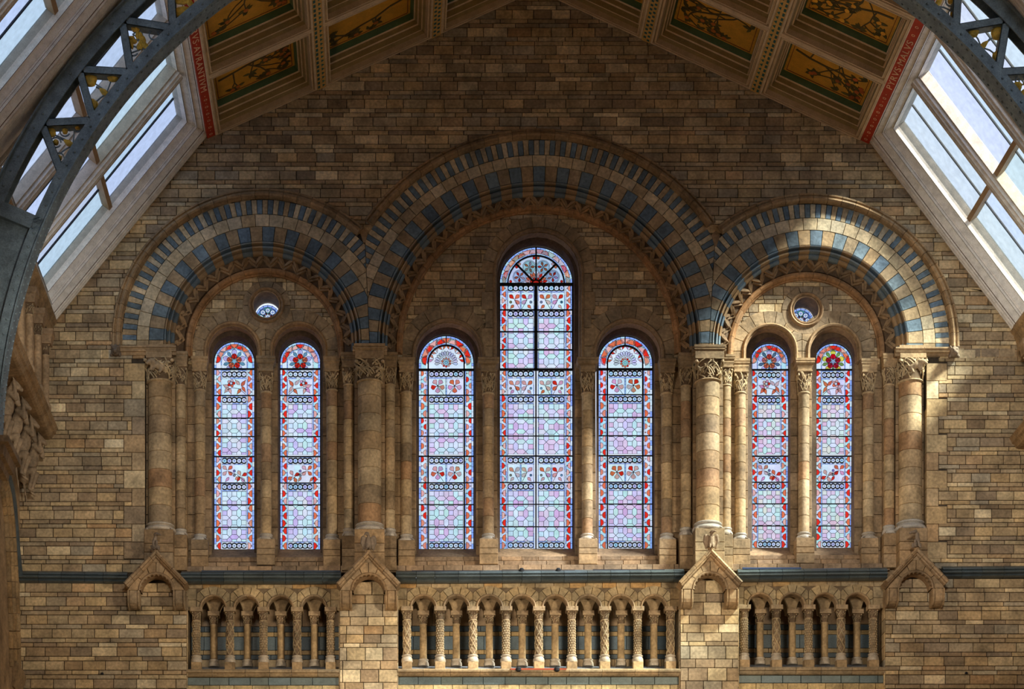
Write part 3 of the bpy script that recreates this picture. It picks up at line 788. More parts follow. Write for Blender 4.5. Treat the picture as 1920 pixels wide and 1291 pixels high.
# (cx, r, impost, cap, astragal, base, pedestal top, foot, depth, label)
COLS = [
 (300, 22.5, 655, 679, 717, 984, 999, 1071, BIGD, 'thick outer column left of the left pair of windows, carved beast on its capital', 26, G1, None, 27),
 (693, 22.0, 654, 681, 717, 983, 999, 1071, BIGD, 'thick column where the left and middle striped arches meet', 29, G1, None, 28),
 (1327, 21.8, 656, 681, 716, 981, 997, 1069, BIGD, 'thick column where the middle and right striped arches meet', 29, G1, None, 27.5),
 (1707, 21.6, 656, 679, 717, 979, 996, 1066, BIGD, 'thick outer column right of the right pair of windows, crouching beast on its capital', 26, G1, None, 26),
 (339, 9.6, 663, 691, 723, 993, 1005, 1072, SD, 'slim colonnette just right of the far left thick column', 14, G2, None, 12.5),
 (654, 9.6, 665, 692, 722, 992, 1007, 1072, SD, 'slim colonnette just left of the thick column between left and middle arches', 15, G2, None, 12.8),
 (731, 9.6, 665, 692, 722, 992, 1007, 1072, SD, 'slim colonnette just right of the thick column between left and middle arches', 15, G2, None, 12.5),
 (1286, 9.6, 666, 693, 724, 990, 1005, 1070, SD, 'slim shaded colonnette just left of the thick column between middle and right arches', 15, G2, None, 12.5),
 (1361, 9.4, 669, 693, 723, 990, 1004, 1070, SD, 'slim colonnette just right of the thick column between middle and right arches', 15, G2, None, 11.5),
 (1667, 9.6, 667, 692, 722, 986, 1002, 1067, SD, 'slim colonnette just left of the far right thick column', 14, G2, None, 12.5),
 (375, 10.3, 673, 700, 732, 1003, 1015, 1066, TD, 'rear colonnette on the left edge of the leftmost window', 16, G3, None, 16),
 (499, 10.3, 673, 700, 736, 1002, 1014, 1063, TD, 'colonnette standing between the two leftmost windows', 18, G3, None, 17),
 (622.5, 10.3, 673, 700, 732, 1003, 1015, 1066, TD, 'rear colonnette on the right edge of the second window from the left', 16, G3, None, 16),
 (762, 10.3, 675, 702, 736, 1003, 1016, 1066, TD, 'rear colonnette on the left edge of the left middle arched window', 16, G3, None, 16),
 (915.6, 10.3, 676, 701, 738, 1002, 1014, 1062, TD, 'colonnette between the tall central window and the lancet to its left', 20, G3, None, 17.5),
 (1101, 10.3, 676, 701, 738, 1002, 1014, 1062, TD, 'colonnette between the tall central window and the lancet to its right', 20, G3, None, 17.5),
 (1250, 10.3, 677, 703, 738, 1001, 1014, 1065, TD, 'rear colonnette on the right edge of the right middle arched window', 16, G3, None, 16),
 (1388, 10.3, 677, 702, 737, 1001, 1014, 1064, TD, 'rear colonnette on the left edge of the first window of the right pair', 16, G3, None, 16),
 (1507, 10.3, 677, 701, 737, 999, 1012, 1060, TD, 'sunlit colonnette standing between the two rightmost windows', 18, G3, None, 17),
 (1628, 10.3, 677, 702, 737, 999, 1012, 1062, TD, 'rear colonnette on the right edge of the rightmost window', 16, G3, None, 16)]
for i, (cx, r, a, b, c, e, f, g, d, lab, iw, grp, il, pw) in enumerate(COLS):
    t_ = column(cx, r, a, b, c, e, f, g, d, lab, i, iw, grp, il, pw)
    if i in (0, 3):      # carved beast on the outer capitals
        m_ = -1 if i == 0 else 1
        g_ = lambda dx, dd, dz: (wx(cx, d)+dx*.01, d-dd, wz(698, d)+dz*.01)
        C_ = [(g_(-6*m_, .30, -3), g_(4*m_, .34, 2), .06, .065), (g_(10*m_, .36, 6), g_(15*m_, .40, 5), .062, .055), (g_(17*m_, .44, 3), g_(19*m_, .46, 1), .035, .028), (g_(4*m_, .34, 2), g_(10*m_, .36, 6), .055, .055),
              (g_(9*m_, .36, 10), g_(8*m_, .35, 13), .022, .015), (g_(14*m_, .37, 11), g_(15*m_, .37, 13), .02, .014), (g_(6*m_, .36, 0), g_(9*m_, .38, -9), .032, .022), (g_(-6*m_, .32, -3), g_(-3*m_, .36, -12), .04, .026), (g_(11*m_, .38, 2), g_(14*m_, .38, -8), .03, .02), (g_(-8*m_, .3, -2), g_(-14*m_, .3, 9), .016, .012)]
        blob('carved_beast', C_, STONE, (.36, .27, .17), 'crouching carved beast', t_, vox=.01)
# impost moulding running out from the end columns to the beast-head stops, and across the arch springings
def impost_run(x0, x1, ya, yb, label):
    t = empty('impost_moulding', P((x0+x1)/2, yb, 0), label=label, cat='moulding', group='imposts under the striped arches')
    prof = [(0, .03), (0, -.11), (.2, -.11), (.24, -.08), (.42, -.08), (.5, -.10), (.66, -.09), (.7, -.05), (1, -.03), (1, .03)]
    x = x0; r = random.Random(int(x0))
    while x < x1-1:
        x2 = min(x+r.uniform(40, 60), x1)
        if x1-x2 < 12: x2 = x1
        mb = MB(); mb.loft([[(wx(q, 0), y, wz(ya+(yb-ya)*f, 0)) for f, y in prof] for q in (x+.3, x2-.3)], vary((.32, .22, .13), .12, r)); build(mb, 'impost_stone', STONE, t); x = x2
    return t
impost_run(226, 331, 651.5, 666, 'impost moulding from the left beast head to the far left thick column')
impost_run(661, 726, 652, 666, 'short impost block under the meeting of the left and middle striped arches')
impost_run(1297, 1361, 653, 667, 'short impost block under the meeting of the middle and right striped arches')
impost_run(1677, 1780, 654, 668, 'impost moulding from the far right thick column to the right beast head')

# beast-head stops of the hood mouldings
for cx, cyp, lab in ((218, 668, 'carved beast head ending the hood moulding at the far left'), (1787, 671, 'carved beast head ending the hood moulding at the far right')):
    f = pxf(cx, cyp, -0.02); C = []
    C += [(f(0, .03, 7), f(0, .12, 8), .085, .085), (f(0, .16, 4), f(0, .24, 1.5), .055, .04), (f(-2.5, .15, 1), f(2.5, .15, 1), .045, .045)]
    for s in (-1, 1): C += [(f(6*s, .06, 15), f(7.5*s, .10, 18), .032, .02), (f(3.4*s, .18, 9), f(3.6*s, .2, 9), .022, .022), (f(6*s, .05, 3), f(8*s, .09, 0), .045, .03), (f(2*s, .2, -1.5), f(2.3*s, .2, -4), .018, .008)]
    C += [(f(-4, .16, 13), f(4, .16, 13), .022, .022), (f(0, .06, 14), f(0, .1, 17), .05, .03)]
    blob('beast_head_stop', C, STONE, STAT, lab, vox=.011, category=None) if False else props(blob('beast_head_stop', C, STONE, STAT, lab, vox=.011), cat='carved head', group='beast heads ending the hood mouldings')

# ================================================================== gabled canopies with animals on top
def canopy(cx, ya, k, label, shade):
    """cx, ya = photo pixel of the gable's apex on its front plane"""
    d = -0.30; r = random.Random(int(cx)); root = empty('gabled_canopy', P(cx, ya+105, d), label=label, cat='canopy', group='gabled canopies over the piers')
    def F(x, y, dd=d): return P(cx+x, ya+y, dd)
    cs = (0.31, 0.21, 0.12)
    # front gable stones: voussoir pieces between the arch and the raking edges
    Rr_ = 30; cya = 73
    def rake(x): return 4+abs(x)*1.06      # raking line y(x)
    def pt(a, rad): return (-rad*math.cos(a), cya-rad*math.sin(a))
    cuts = [0, .62, 1.18, PI/2, PI-1.18, PI-.62, PI]
    for i in range(6):
        a0, a1 = cuts[i], cuts[i+1]; inner = [pt(a0+(a1-a0)*j/4, Rr_+4) for j in range(5)]
        def out(a):
            lo, hi = 30, 120
            for _ in range(24):
                m_ = (lo+hi)/2; x, y = pt(a, m_)
                if y > rake(x)+9 and abs(x) < 54: lo = m_
                else: hi = m_
            return pt(a, lo)
        outer = [out(a0+(a1-a0)*j/4) for j in range(5)]
        poly = inner+outer[::-1]; mb = MB(); prism(mb, [(cx+x, ya+y) for x, y in poly], d, 0.30, vary(cs, .14, r), .45, .4); build(mb, 'gable_stone', STONE, root)
    mb = MB(); prism(mb, [(cx+x, ya+y) for x, y in ((0, 12), (8.5, 21), (-8.5, 21))], d-.01, .28, vary(cs, .1, r), .3, .3); build(mb, 'apex_stone', STONE, root)
    # scalloped inner arch
    mb = MB(); n = 11; rings = []
    for i in range(n*4+1):
        a = PI*i/(n*4); sc = abs(math.sin(a*n))*2.6
        pr = [(Rr_+4.5, d+.01), (Rr_+2, d-.012), (Rr_-.5+sc*.3, d+.0), (Rr_-2.5+sc, d+.03), (Rr_-2+sc, d+.09), (Rr_+1, d+.11)]
        rings.append([(wx(cx+pt(a, q)[0], d), y, wz(ya+pt(a, q)[1], d)) for q, y in pr])
    mb.loft(rings, vary((.27, .18, .105), .1, r), close=False, caps=False); build(mb, 'scalloped_arch', STONE, root)
    mb = MB(); rings = []
    for i in range(25):
        a = PI*i/24; pr = [(Rr_+1, d+.1), (Rr_-1, d+.13), (Rr_-2, d+.17), (Rr_-2, 0.0)]
        rings.append([(wx(cx+pt(a, q)[0], d), y, wz(ya+pt(a, q)[1], d)) for q, y in pr])
    mb.loft(rings, vary((.25, .16, .09), .1, r), close=False, caps=False); build(mb, 'vault', STONE, root, smooth=40)
    # coping slabs down both rakes
    for s in (-1, 1):
        L = math.hypot(59, 62.5); segs = [0, .2, .52, .8, 1] if s < 0 else [0, .22, .55, .82, 1]
        for a, b in zip(segs, segs[1:]):
            mb = MB(); a_, b_ = a+.004, b-.004
            pr = [(-1, d-.09), (2.2, d-.12), (5.5, d-.10), (6.2, d-.06), (8.5, d-.05), (10, d+.0), (10, .02), (-1, .02)]
            rings = []
            for t in (a_, b_):
                x, y = s*59.5*t, 62.5*t-1
                nx, ny = -s*.72, .69
                o = F(x, y); rings.append([(o[0]-0+(s*-0.0072*p*1.0 if True else 0)+0, yy, o[2]-0.0069*p) for p, yy in pr])
            mb.loft(rings if s > 0 else rings, vary((.30, .2, .115), .12, r)); build(mb, 'coping_stone', STONE, root)
    # scrolled brackets
    for s in (-1, 1):
        x0, x1 = sorted((s*30.5, s*55)); mb = MB(); pr = [(73, d), (76, d-.005), (90, d+.0), (96, d+.02), (101, d+.07), (104, d+.14), (105, d+.22), (103, d+.31), (73, d+.31)]
        def col_(x): return [(wx(cx+x, d), y, wz(ya+p, d)) for p, y in pr]
        def colx(x, e): return [(wx(cx+x, d), min(y+e, .01), wz(ya+p-(1.0 if e and p > 100 else 0), d)) for p, y in pr]
        mb.loft([colx(x0+.5, .03), col_(x0+1.5), col_(x0+3.6), colx(x0+4.4, .03), colx(x0+5.4, .03), colx(x0+6, .01), colx(x1-6, .01), colx(x1-5.4, .03), colx(x1-4.4, .03), col_(x1-3.6), col_(x1-1.5), colx(x1-.5, .03)], vary(cs, .1, r))
        build(mb, 'bracket', STONE, root)
    mb = MB(); o = F(0, -2); mb.lathe((o[0], d+.02, o[2]-.0), [(.03, -.05), (.045, .0), (.05, .03), (.035, .06), (.01, .07)], cs, 10); build(mb, 'finial_knob', STONE, root)
    return root
canopy(292.5, 1033, 0, 'gabled stone canopy with the sitting hound on top, leftmost', 1)
canopy(691, 1033.5, 1, 'gabled stone canopy with the hunched vulture on top', 1)
canopy(1331.5, 1031, 2, 'gabled stone canopy with the spread-winged eagle on top', 1)
canopy(1718, 1029, 3, 'gabled stone canopy with the horse-headed beast on top, rightmost', 1)
def S_(cx, cy_): return pxf(cx, cy_, -0.34)
f = S_(291.5, 1032); C = []                                    # sitting hound, head turned right
C += [(f(0, .0, 7), f(-1, .03, 17), .055, .05), (f(-1, .03, 17), f(1, .05, 25), .045, .032), (f(1, .06, 28), f(3.5, .09, 28.5), .042, .036), (f(5, .11, 27.5), f(11, .14, 25.5), .026, .015),
      (f(-3.5, .08, 15), f(-3, .12, 1), .024, .016), (f(3, .08, 15), f(3.5, .12, 1), .024, .016), (f(-4, .02, 6), f(-5.5, .05, 2), .05, .03), (f(5, .02, 6), f(6, .05, 2), .04, .028),
      (f(-3, .13, .5), f(-3, .16, 0), .018, .015), (f(3.5, .13, .5), f(3.5, .16, 0), .018, .015), (f(-.8, .04, 31), f(-2.5, .02, 29), .016, .012), (f(2.5, .03, 31.5), f(1.5, .02, 33.5), .014, .008), (f(-7, -.02, 4), f(-9, .0, 10), .014, .01)]
blob('hound_statue', C, STONE, STAT, 'small carved hound sitting on the leftmost gable, head turned right', vox=.008, cat='statue', group='carved animals on the gables')
def bird(cx, cy_, s, label, name, head):
    f = S_(cx, cy_); C = [(f(0, .03, 8), f(0, .05, 20), .062, .05), (f(0, .05, 20), f(0, .07, 26), .04, .028)]
    if head == 'down': C += [(f(-2, .1, 29), f(-4, .12, 29), .036, .032), (f(-6, .13, 28), f(-9, .14, 24), .018, .007), (f(-1, .05, 31), f(-3, .05, 31.5), .02, .02)]
    else: C += [(f(1, .09, 30), f(3, .1, 31), .034, .03), (f(5, .12, 31), f(9.5, .13, 28.5), .017, .006), (f(-1, .05, 30), f(1, .05, 32), .026, .02)]
    for q in (-1, 1):
        C += [(f(5*q, .02, 22), f(10*q, .03, 24.5), .032, .034), (f(10.5*q, .03, 24), f(12.5*q, .01, 14), .034, .03), (f(12*q, .01, 14), f(8.5*q, -.01, 1), .03, .012), (f(8*q, .02, 20), f(6.5*q, .0, 4), .03, .012), (f(11*q, .02, 18), f(10.5*q, 0, 3), .024, .01)]
        C += [(f(2.6*q, .07, 8), f(3*q, .1, 1), .022, .014), (f(3*q, .12, .5), f(3.4*q, .15, 0), .014, .01)]
    C += [(f(0, .0, 7), f(0, -.04, -2), .03, .02)]
    return blob(name, C, STONE, STAT if head == 'down' else (.25, .18, .12), label, vox=.008, cat='statue', group='carved animals on the gables')
bird(691, 1032.5, 1, 'carved vulture with folded wings on the gable left of centre, head bent left', 'vulture_statue', 'down')
bird(1333, 1029.5, 1, 'carved eagle with half-open wings on the gable right of centre, beak turned right', 'eagle_statue', 'up')
f = S_(1717, 1028); C = []
C += [(f(1, .0, 8), f(2, .04, 17), .055, .045), (f(2, .04, 17), f(.5, .07, 25), .045, .034), (f(-2, .08, 29), f(-6, .11, 27.5), .036, .03), (f(-6, .11, 27.5), f(-14, .15, 25), .028, .021), (f(-13, .15, 25), f(-15, .15, 24.5), .022, .02),
      (f(-1, .06, 31), f(-.5, .05, 34.5), .014, .007), (f(-4, .04, 30.5), f(-3.5, .03, 33.5), .014, .007), (f(3.5, .03, 27), f(5.5, .02, 15), .02, .018), (f(-3, .08, 13), f(-4, .12, 1), .024, .016), (f(3, .08, 13), f(3.5, .12, 1), .024, .016), (f(-5, .03, 6), f(-6, .05, 2), .04, .026), (f(6, .03, 6), f(7, .05, 2), .04, .026)]
blob('horse_statue', C, STONE, STAT, 'carved horse-headed beast sitting on the rightmost gable, head turned left', vox=.008, cat='statue', group='carved animals on the gables')

# ================================================================== arcades
ARC = [dict(n='left', fx=[368.4, 431.2, 494.2, 557.2, 620], x=(350, 637), dy=0, lab='left', fl=9),
       dict(n='middle', fx=[763, 825, 886.8, 948.7, 1010.2, 1072, 1133.7, 1195.6, 1256.9], x=(745, 1276), dy=-1.2, lab='middle', fl=9),
       dict(n='right', fx=[1395, 1455.3, 1515.9, 1576.8, 1637], x=(1385, 1660), dy=-4.2, lab='right', fl=9)]
ORD = ['first', 'second', 'third', 'fourth', 'fifth', 'sixth', 'seventh', 'eighth', 'ninth']
AD, AB = 0.12, 0.42
def arcade_proto(front):
    pass
def shaft_mesh(kind):
    """unit-ish arcade shaft in metres, carved (scales or twisted leaves) or plain"""
    mb = MB(); R, H = .078, .66; c = (.36, .27, .16); r = random.Random(kind)
    if kind == 0: mb.lathe((0, 0, 0), [(.068, 0), (.068, H)], (.37, .26, .135), 18); return fill_mesh(mb, 'shaft', STONE, smooth=50)
    mb.lathe((0, 0, 0), [(R-.012, 0), (R-.012, H)], (.2, .14, .085), 16)
    if kind == 1:
        n = 11
        for i in range(14):
            for j in range(n):
                a = 2*PI*(j+(i % 2)*.5)/n; z = .01+i*H/14.3; w = .021
                ca, sa = math.cos(a), math.sin(a)
                q = lambda da, dz, dr: (math.cos(a+da)*(R-.010+dr), math.sin(a+da)*(R-.010+dr), z+dz)
                mb.add([q(0, 0, .002), q(.24, .024, 0), q(0, .05, .002), q(-.24, .024, 0), q(0, .02, .014)], [(0, 1, 4), (1, 2, 4), (2, 3, 4), (3, 0, 4)], vary(c, .08, r))
    else:
        for s in (-1, 1):
            for k in range(4):
                pts = [(math.cos(s*t*5+k*PI/2)*R*.95, math.sin(s*t*5+k*PI/2)*R*.95, t*H) for t in [i/18 for i in range(19)]]; mb.tube(pts, .009, vary(c, .08, r), n=4)
        for i in range(90):
            a = r.uniform(0, 2*PI); z = r.uniform(.02, H-.04); q = lambda da, dz, dr: (math.cos(a+da)*(R-.010+dr), math.sin(a+da)*(R-.010+dr), z+dz)
            mb.add([q(0, -.02, 0), q(.16, 0, 0), q(0, .024, 0), q(-.16, 0, 0), q(0, 0, .014)], [(0, 1, 4), (1, 2, 4), (2, 3, 4), (3, 0, 4)], vary(c, .08, r))
    return fill_mesh(mb, 'shaft', STONE, smooth=30)
SH_M = [shaft_mesh(0), shaft_mesh(1), shaft_mesh(2)]
def base_mesh():
    mb = MB(); mb.lathe((0, 0, 0), [(.105, 0), (.108, .03), (.10, .075), (.088, .085), (.086, .10), (.098, .11), (.098, .125), (.085, .135), (.07, .14)], (.42, .36, .28), 18); return fill_mesh(mb, 'base', GLAZED, smooth=50)
BASE_M = base_mesh()
def blockm(w, dep, h, col, name):
    mb = MB(); mb.box((-w, -dep, 0), (w, dep, h), col, ch=.006); return fill_mesh(mb, name, STONE)
ABA = blockm(.112, .112, .085, (.33, .24, .145), 'abacus'); PED = blockm(.095, .10, .17, (.34, .235, .125), 'pedestal')
def arcade_column(cx, yfoot, d, front, kind, label, grp):
    b = P(cx, yfoot, d); t = empty('arcade_column', b, label=label, cat='colonnette', group=grp, kind='thing'); z = b[2]
    if front: link('pedestal', PED, (b[0], d, z), t); z += .17
    link('base', BASE_M, (b[0], d, z), t); z += .135
    o = link('shaft', SH_M[kind], (b[0], d, z), t); z += .66
    place('capital', ACAP[int(cx) % 3], (b[0], d, z), (.068, .068, .092), t); z += .155
    link('abacus', ABA, (b[0], d, z), t)
for q, T in enumerate(ARC):
    r = random.Random(300+q); dy = T['dy']; x0, x1 = T['x']; n = len(T['fx'])
    w = empty('wall_arcade_'+T['n'], P((x0+x1)/2, 1291, AD), label='%s round-arched arcade front with its sill and glazed band' % T['lab'], kind='structure')
    cen = [(a+b)/2 for a, b in zip(T['fx'], T['fx'][1:])]; Ro = 26; cyA = 1140+dy; Ri = 22; sp = 1143+dy
    hw = (T['fx'][1]-T['fx'][0])/2
    def iv(x):
        h = []
        for c in cen:
            if abs(x-c) < Ri: h.append((cyA-math.sqrt(Ri*Ri-(x-c)**2), 1300))
        top = 1088+dy
        base = (top, 1143.5+dy)
        return open_iv(base, h)
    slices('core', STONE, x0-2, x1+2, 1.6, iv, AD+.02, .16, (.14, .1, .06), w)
    for i, c in enumerate(cen):       # voussoirs, roll, springer
        A = dict(cx=c, cy=cyA); nv = 7
        for j in range(nv):
            a, b = PI*j/nv, PI*(j+1)/nv
            p = sector(A, Ro-1, 41.5, a, b, 3)
            p = clip(p, 1, 0, c+hw); p = clip(p, -1, 0, -(c-hw))
            if len(p) < 3: continue
            mb = MB()
            if prism(mb, p, AD-.008, .06, vary((.34, .25, .14), .16, r), .4, .4): build(mb, 'arch_stone', STONE, w)
        pr = [(Ro, AD-.0), (Ro-.5, AD-.035), (Ro-2, AD-.05), (Ro-3.3, AD-.035), (Ro-4, AD+.0), (Ri, AD+.02), (Ri, AD+.18)]
        for j in range(4):
            mb = MB(); arc_sweep(A, pr, -.03+(PI+.06)*j/4+.008, -.03+(PI+.06)*(j+1)/4-.008, 5, vary((.36, .25, .15), .12, r), mb, lambda a, b, y: (wx(a, AD), y, wz(b, AD))); build(mb, 'arch_roll', STONE, w, smooth=45)
    # spandrel course above
    x = x0
    while x < x1-1:
        x2 = min(x+r.uniform(26, 36), x1); mb = MB()
        if prism(mb, [(x, 1090+dy), (x2, 1090+dy), (x2, 1103+dy), (x, 1103+dy)], AD+.004, .05, vary(r.choice([(.34, .25, .14), (.33, .24, .14), (.40, .24, .1)]), .14, r), .4, .4): build(mb, 'spandrel_stone', STONE, w)
        x = x2
    for s_, fx in ((-1, T['fx'][0]), (1, T['fx'][-1])):
        ex = x0 if s_ < 0 else x1
        for ya, yb in ((1103, 1124), (1124, 1144)):
            for xa, xb in ((min(ex, fx), max(ex, fx)),):
                mb = MB(); poly = [(xa, ya+dy), (xb, ya+dy), (xb, yb+dy), (xa, yb+dy)]
                if prism(mb, poly, AD+.006, .05, vary((.33, .24, .135), .15, r), .4, .4): build(mb, 'spandrel_stone', STONE, w)
    # rear arcade: corbelled springers over the rear columns, reveals
    for i, c in enumerate(cen):
        c2 = c+ (0.9 if c < 720 else -0.5)
        mb = MB(); prof = []
        nn = 8
        pts = []
        for k_ in range(nn+1):
            t = k_/nn; pts.append((8.5+13.5*t*t, 1151+dy-31*t))
        poly = [(c2-a, b) for a, b in pts]+[(c2+a, b) for a, b in reversed(pts)]
        for k_ in range(nn):
            (a, b), (a2, b2) = pts[k_], pts[k_+1]
            quad = [P(c2-a, b, AB), P(c2+a, b, AB), P(c2+a2, b2, AB), P(c2-a2, b2, AB)]
            mb.loft([[(p[0]+(.015 if i_ in (0, 3) else -.015), p[1]-.03, p[2]) for i_, p in enumerate(quad)], quad, [(p[0], p[1]+.3, p[2]) for p in quad]], (.30, .215, .12))
        build(mb, 'rear_springer', STONE, w)
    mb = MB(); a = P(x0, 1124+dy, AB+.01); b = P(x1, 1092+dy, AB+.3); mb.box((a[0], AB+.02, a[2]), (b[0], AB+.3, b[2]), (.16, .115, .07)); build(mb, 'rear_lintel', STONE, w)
    # passage ceiling, banded rear wall of the passage
    BD = 1.25
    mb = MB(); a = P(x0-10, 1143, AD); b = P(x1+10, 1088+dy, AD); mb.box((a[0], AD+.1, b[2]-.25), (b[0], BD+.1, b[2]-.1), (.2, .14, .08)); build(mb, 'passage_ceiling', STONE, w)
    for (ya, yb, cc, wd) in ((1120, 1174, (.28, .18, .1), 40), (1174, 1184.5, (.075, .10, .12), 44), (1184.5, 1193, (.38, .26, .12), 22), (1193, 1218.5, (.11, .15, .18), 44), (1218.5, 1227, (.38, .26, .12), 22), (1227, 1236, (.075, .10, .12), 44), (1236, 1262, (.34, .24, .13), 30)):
        x = x0-14
        while x < x1+10:
            x2 = x+wd*r.uniform(.9, 1.1); mb = MB()
            if prism(mb, [(x, ya+dy), (x2, ya+dy), (x2, yb+dy), (x, yb+dy)], BD, .1, vary(cc, .14, r), .35, .3): build(mb, 'band_stone', GLAZED, w)
            x = x2
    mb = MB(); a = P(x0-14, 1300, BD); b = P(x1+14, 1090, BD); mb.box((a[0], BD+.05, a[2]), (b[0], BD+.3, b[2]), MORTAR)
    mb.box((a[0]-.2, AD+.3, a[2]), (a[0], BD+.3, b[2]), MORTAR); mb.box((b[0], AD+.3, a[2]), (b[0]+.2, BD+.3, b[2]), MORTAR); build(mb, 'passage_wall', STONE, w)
    # sill, moulded edge, glazed band, bricks below
    zs = wz(1249+dy, AB+.1)
    mb = MB(); a = P(x0, 1255+dy, AD-.06)
    q4 = [(wx(x0, 0), AD-.08, wz(1256.5+dy, AD-.08)), (wx(x1, 0), AD-.08, wz(1256.5+dy, AD-.08)), (wx(x1+2, 0), AB+.12, zs), (wx(x0-2, 0), AB+.12, zs), ]
    mb.loft([q4, [(p[0], p[1]+.02, p[2]-.07) for p in q4]], (.40, .37, .35)); 
    build(mb, 'sill', SKYSILL, w); mb = MB(); mb.box((wx(x0-4, 0), AB+.11, zs-.2), (wx(x1+4, 0), BD, zs-.01), (.3, .24, .17)); build(mb, 'passage_floor', GLAZED, w)
    pr = [(0, .03), (0, -.11), (3, -.13), (6, -.125), (7, -.08), (9, -.07), (10, -.09), (12, -.07), (13, -.02), (13, .1)]
    x = x0
    while x < x1-1:
        x2 = min(x+r.uniform(40, 62), x1)
        if x1-x2 < 14: x2 = x1
        mb = MB(); mb.loft([[(wx(k_, AD), AD+y, wz(1256.5+dy+p, AD)) for p, y in pr] for k_ in (x+.3, x2-.3)], vary((.31, .225, .135), .12, r)); build(mb, 'sill_moulding', STONE, w); x = x2
    for (ya, yb, cf, wds) in ((1269.5, 1284, lambda: vary((.12, .16, .165), .12, r), (34, 44)), (1284, 1300, lambda: vary((.42, .31, .16), .16, r), (26, 38)), (1300, 1318, lambda: buff(r), (30, 44)), (1318, 1336, lambda: buff(r), (30, 44)), (1336, 1400, lambda: buff(r), (34, 44))):
        x = x0
        while x < x1-1:
            x2 = min(x+r.uniform(*wds), x1)
            if x1-x2 < 10: x2 = x1
            mb = MB()
            if prism(mb, [(x, ya+dy), (x2, ya+dy), (x2, yb+dy), (x, yb+dy)], AD-.01, .3, cf(), .4, .4): build(mb, 'brick', GLAZED if ya < 1280 else STONE, w)
            x = x2
    # columns
    for i, fx in enumerate(T['fx']):
        arcade_column(fx, 1259.5+dy, AD+.07, True, 2 if (i % 2 == (0 if q != 2 else 1)) and q != 0 or (q == 0 and i % 2 == 1) else 1, '%s carved front colonnette from the left in the %s arcade' % (ORD[i], T['lab']), 'front colonnettes of the arcades')
    for i, c in enumerate(cen):
        arcade_column(c+(1.2 if c < 720 else -.4), 1250+dy, AB+.04, False, 0, '%s plain rear colonnette from the left in the %s arcade' % (ORD[i], T['lab']), 'plain rear colonnettes of the arcades')

# thin service rails on the string course and the sill, small fixings in the lower wall
def rail(x0, x1, y, d, col, label, knobs=()):
    t = empty('service_rail', P((x0+x1)/2, y+2, d), label=label, cat='rail', group='service rails on the ledges')
    mb = MB(); a, b = P(x0, y, d), P(x1, y, d); mb.box((a[0], d-.02, a[2]-.014), (b[0], d+.02, a[2]+.014), col); build(mb, 'rail_bar', PAINT, t)
    for k in knobs:
        o = P(k, y, d); mb = MB(); mb.lathe((o[0], d-.01, o[2]-.03), [(.02, -.02), (.05, 0), (.055, .04), (.03, .07)], (.05, .04, .04), 10); build(mb, 'clamp', DIRON, t)
rail(772, 905, 1070.5, -.03, (.02, .02, .03), 'thin dark rail on the string course under the lancet left of the central window')
rail(941, 1078, 1069, -.03, (.04, .035, .035), 'thin dark rail with two clamps on the string course under the central window', (978, 1047))
rail(1112, 1246, 1068.5, -.03, (.02, .02, .03), 'thin dark rail on the string course under the lancet right of the central window')
rail(378, 638, 1070.5, -.03, (.03, .04, .06), 'long thin dark rail on the string course under the left pair of lancets')
rail(1392, 1502, 1065, -.03, (.03, .05, .12), 'thin bluish rail on the string course under the right pair of lancets')
rail(957, 1062, 1254, -.01, (.22, .045, .02), 'rust red rail with two clamps on the sill of the middle arcade', (972, 1044))
for cx, cy_, lab in ((192, 1263, 'small dark fixing in the lower wall at far left'), (1811, 1262, 'small dark fixing in the lower wall at far right')):
    o = P(cx, cy_, 0); mb = MB(); mb.lathe((o[0], -.03, o[2]-.02), [(.012, 0), (.028, .01), (.028, .03), (.012, .045)], (.03, .03, .03), 10); props(build(mb, 'wall_hook', DIRON), lab, 'hook', 'wall fixings')
# ================================================================== stained glass
RED, ORA, PNK, DPK, LIL = (1.0, .03, .015), (1.0, .20, .08), (1.0, .50, .42), (.95, .42, .62), (.75, .62, .92)
SKYB, PALE, MINT, GRY = (.58, .84, .97), (.88, .95, 1.0), (.64, .93, .90), (.84, .86, .84)
STRIP, LEAF, DKB, GRN, YEL = (.36, .52, .98), (.18, .38, .52), (.008, .018, .05), (.25, .42, .10), (.98, .80, .10)
TONES = {'cool': [(.86, .94, 1), (.74, .95, .98), (.80, .72, .97), (.86, .92, 1), (.76, .97, .94), (.74, .58, .88), (.90, .90, .92), (.80, .94, 1)],
         'mid': [(.82, .92, 1), (.70, .93, .93), (.85, .75, .96), (.86, .58, .80), (.72, .95, .88), (.92, .72, .86), (.88, .93, .98)],
         'warm': [(.86, .92, .96), (.74, .94, .86), (.92, .62, .74), (.93, .74, .82), (.93, .86, .74), (.90, .70, .85), (.84, .95, .85)]}
def circ(cx, cy_, r, n=12, a0=0): return [(cx+r*math.cos(a0+2*PI*i/n), cy_+r*math.sin(a0+2*PI*i/n)) for i in range(n)]
def petal(cx, cy_, a, l0, l1, w, tear=False):
    """leaf shape from radius l0 to l1 in direction a"""
    out = []; n = 5
    for s in (1, -1):
        for i in range(n+1):
            t = i/n if s > 0 else 1-i/n
            if s < 0 and (i == 0 or i == n): continue
            ww = w*(math.sin(PI*t**1.5) if not tear else math.sin(PI*t**2.0))
            r = l0+(l1-l0)*t; out.append((cx+r*math.cos(a)-s*ww*math.sin(a), cy_+r*math.sin(a)+s*ww*math.cos(a)))
    return out
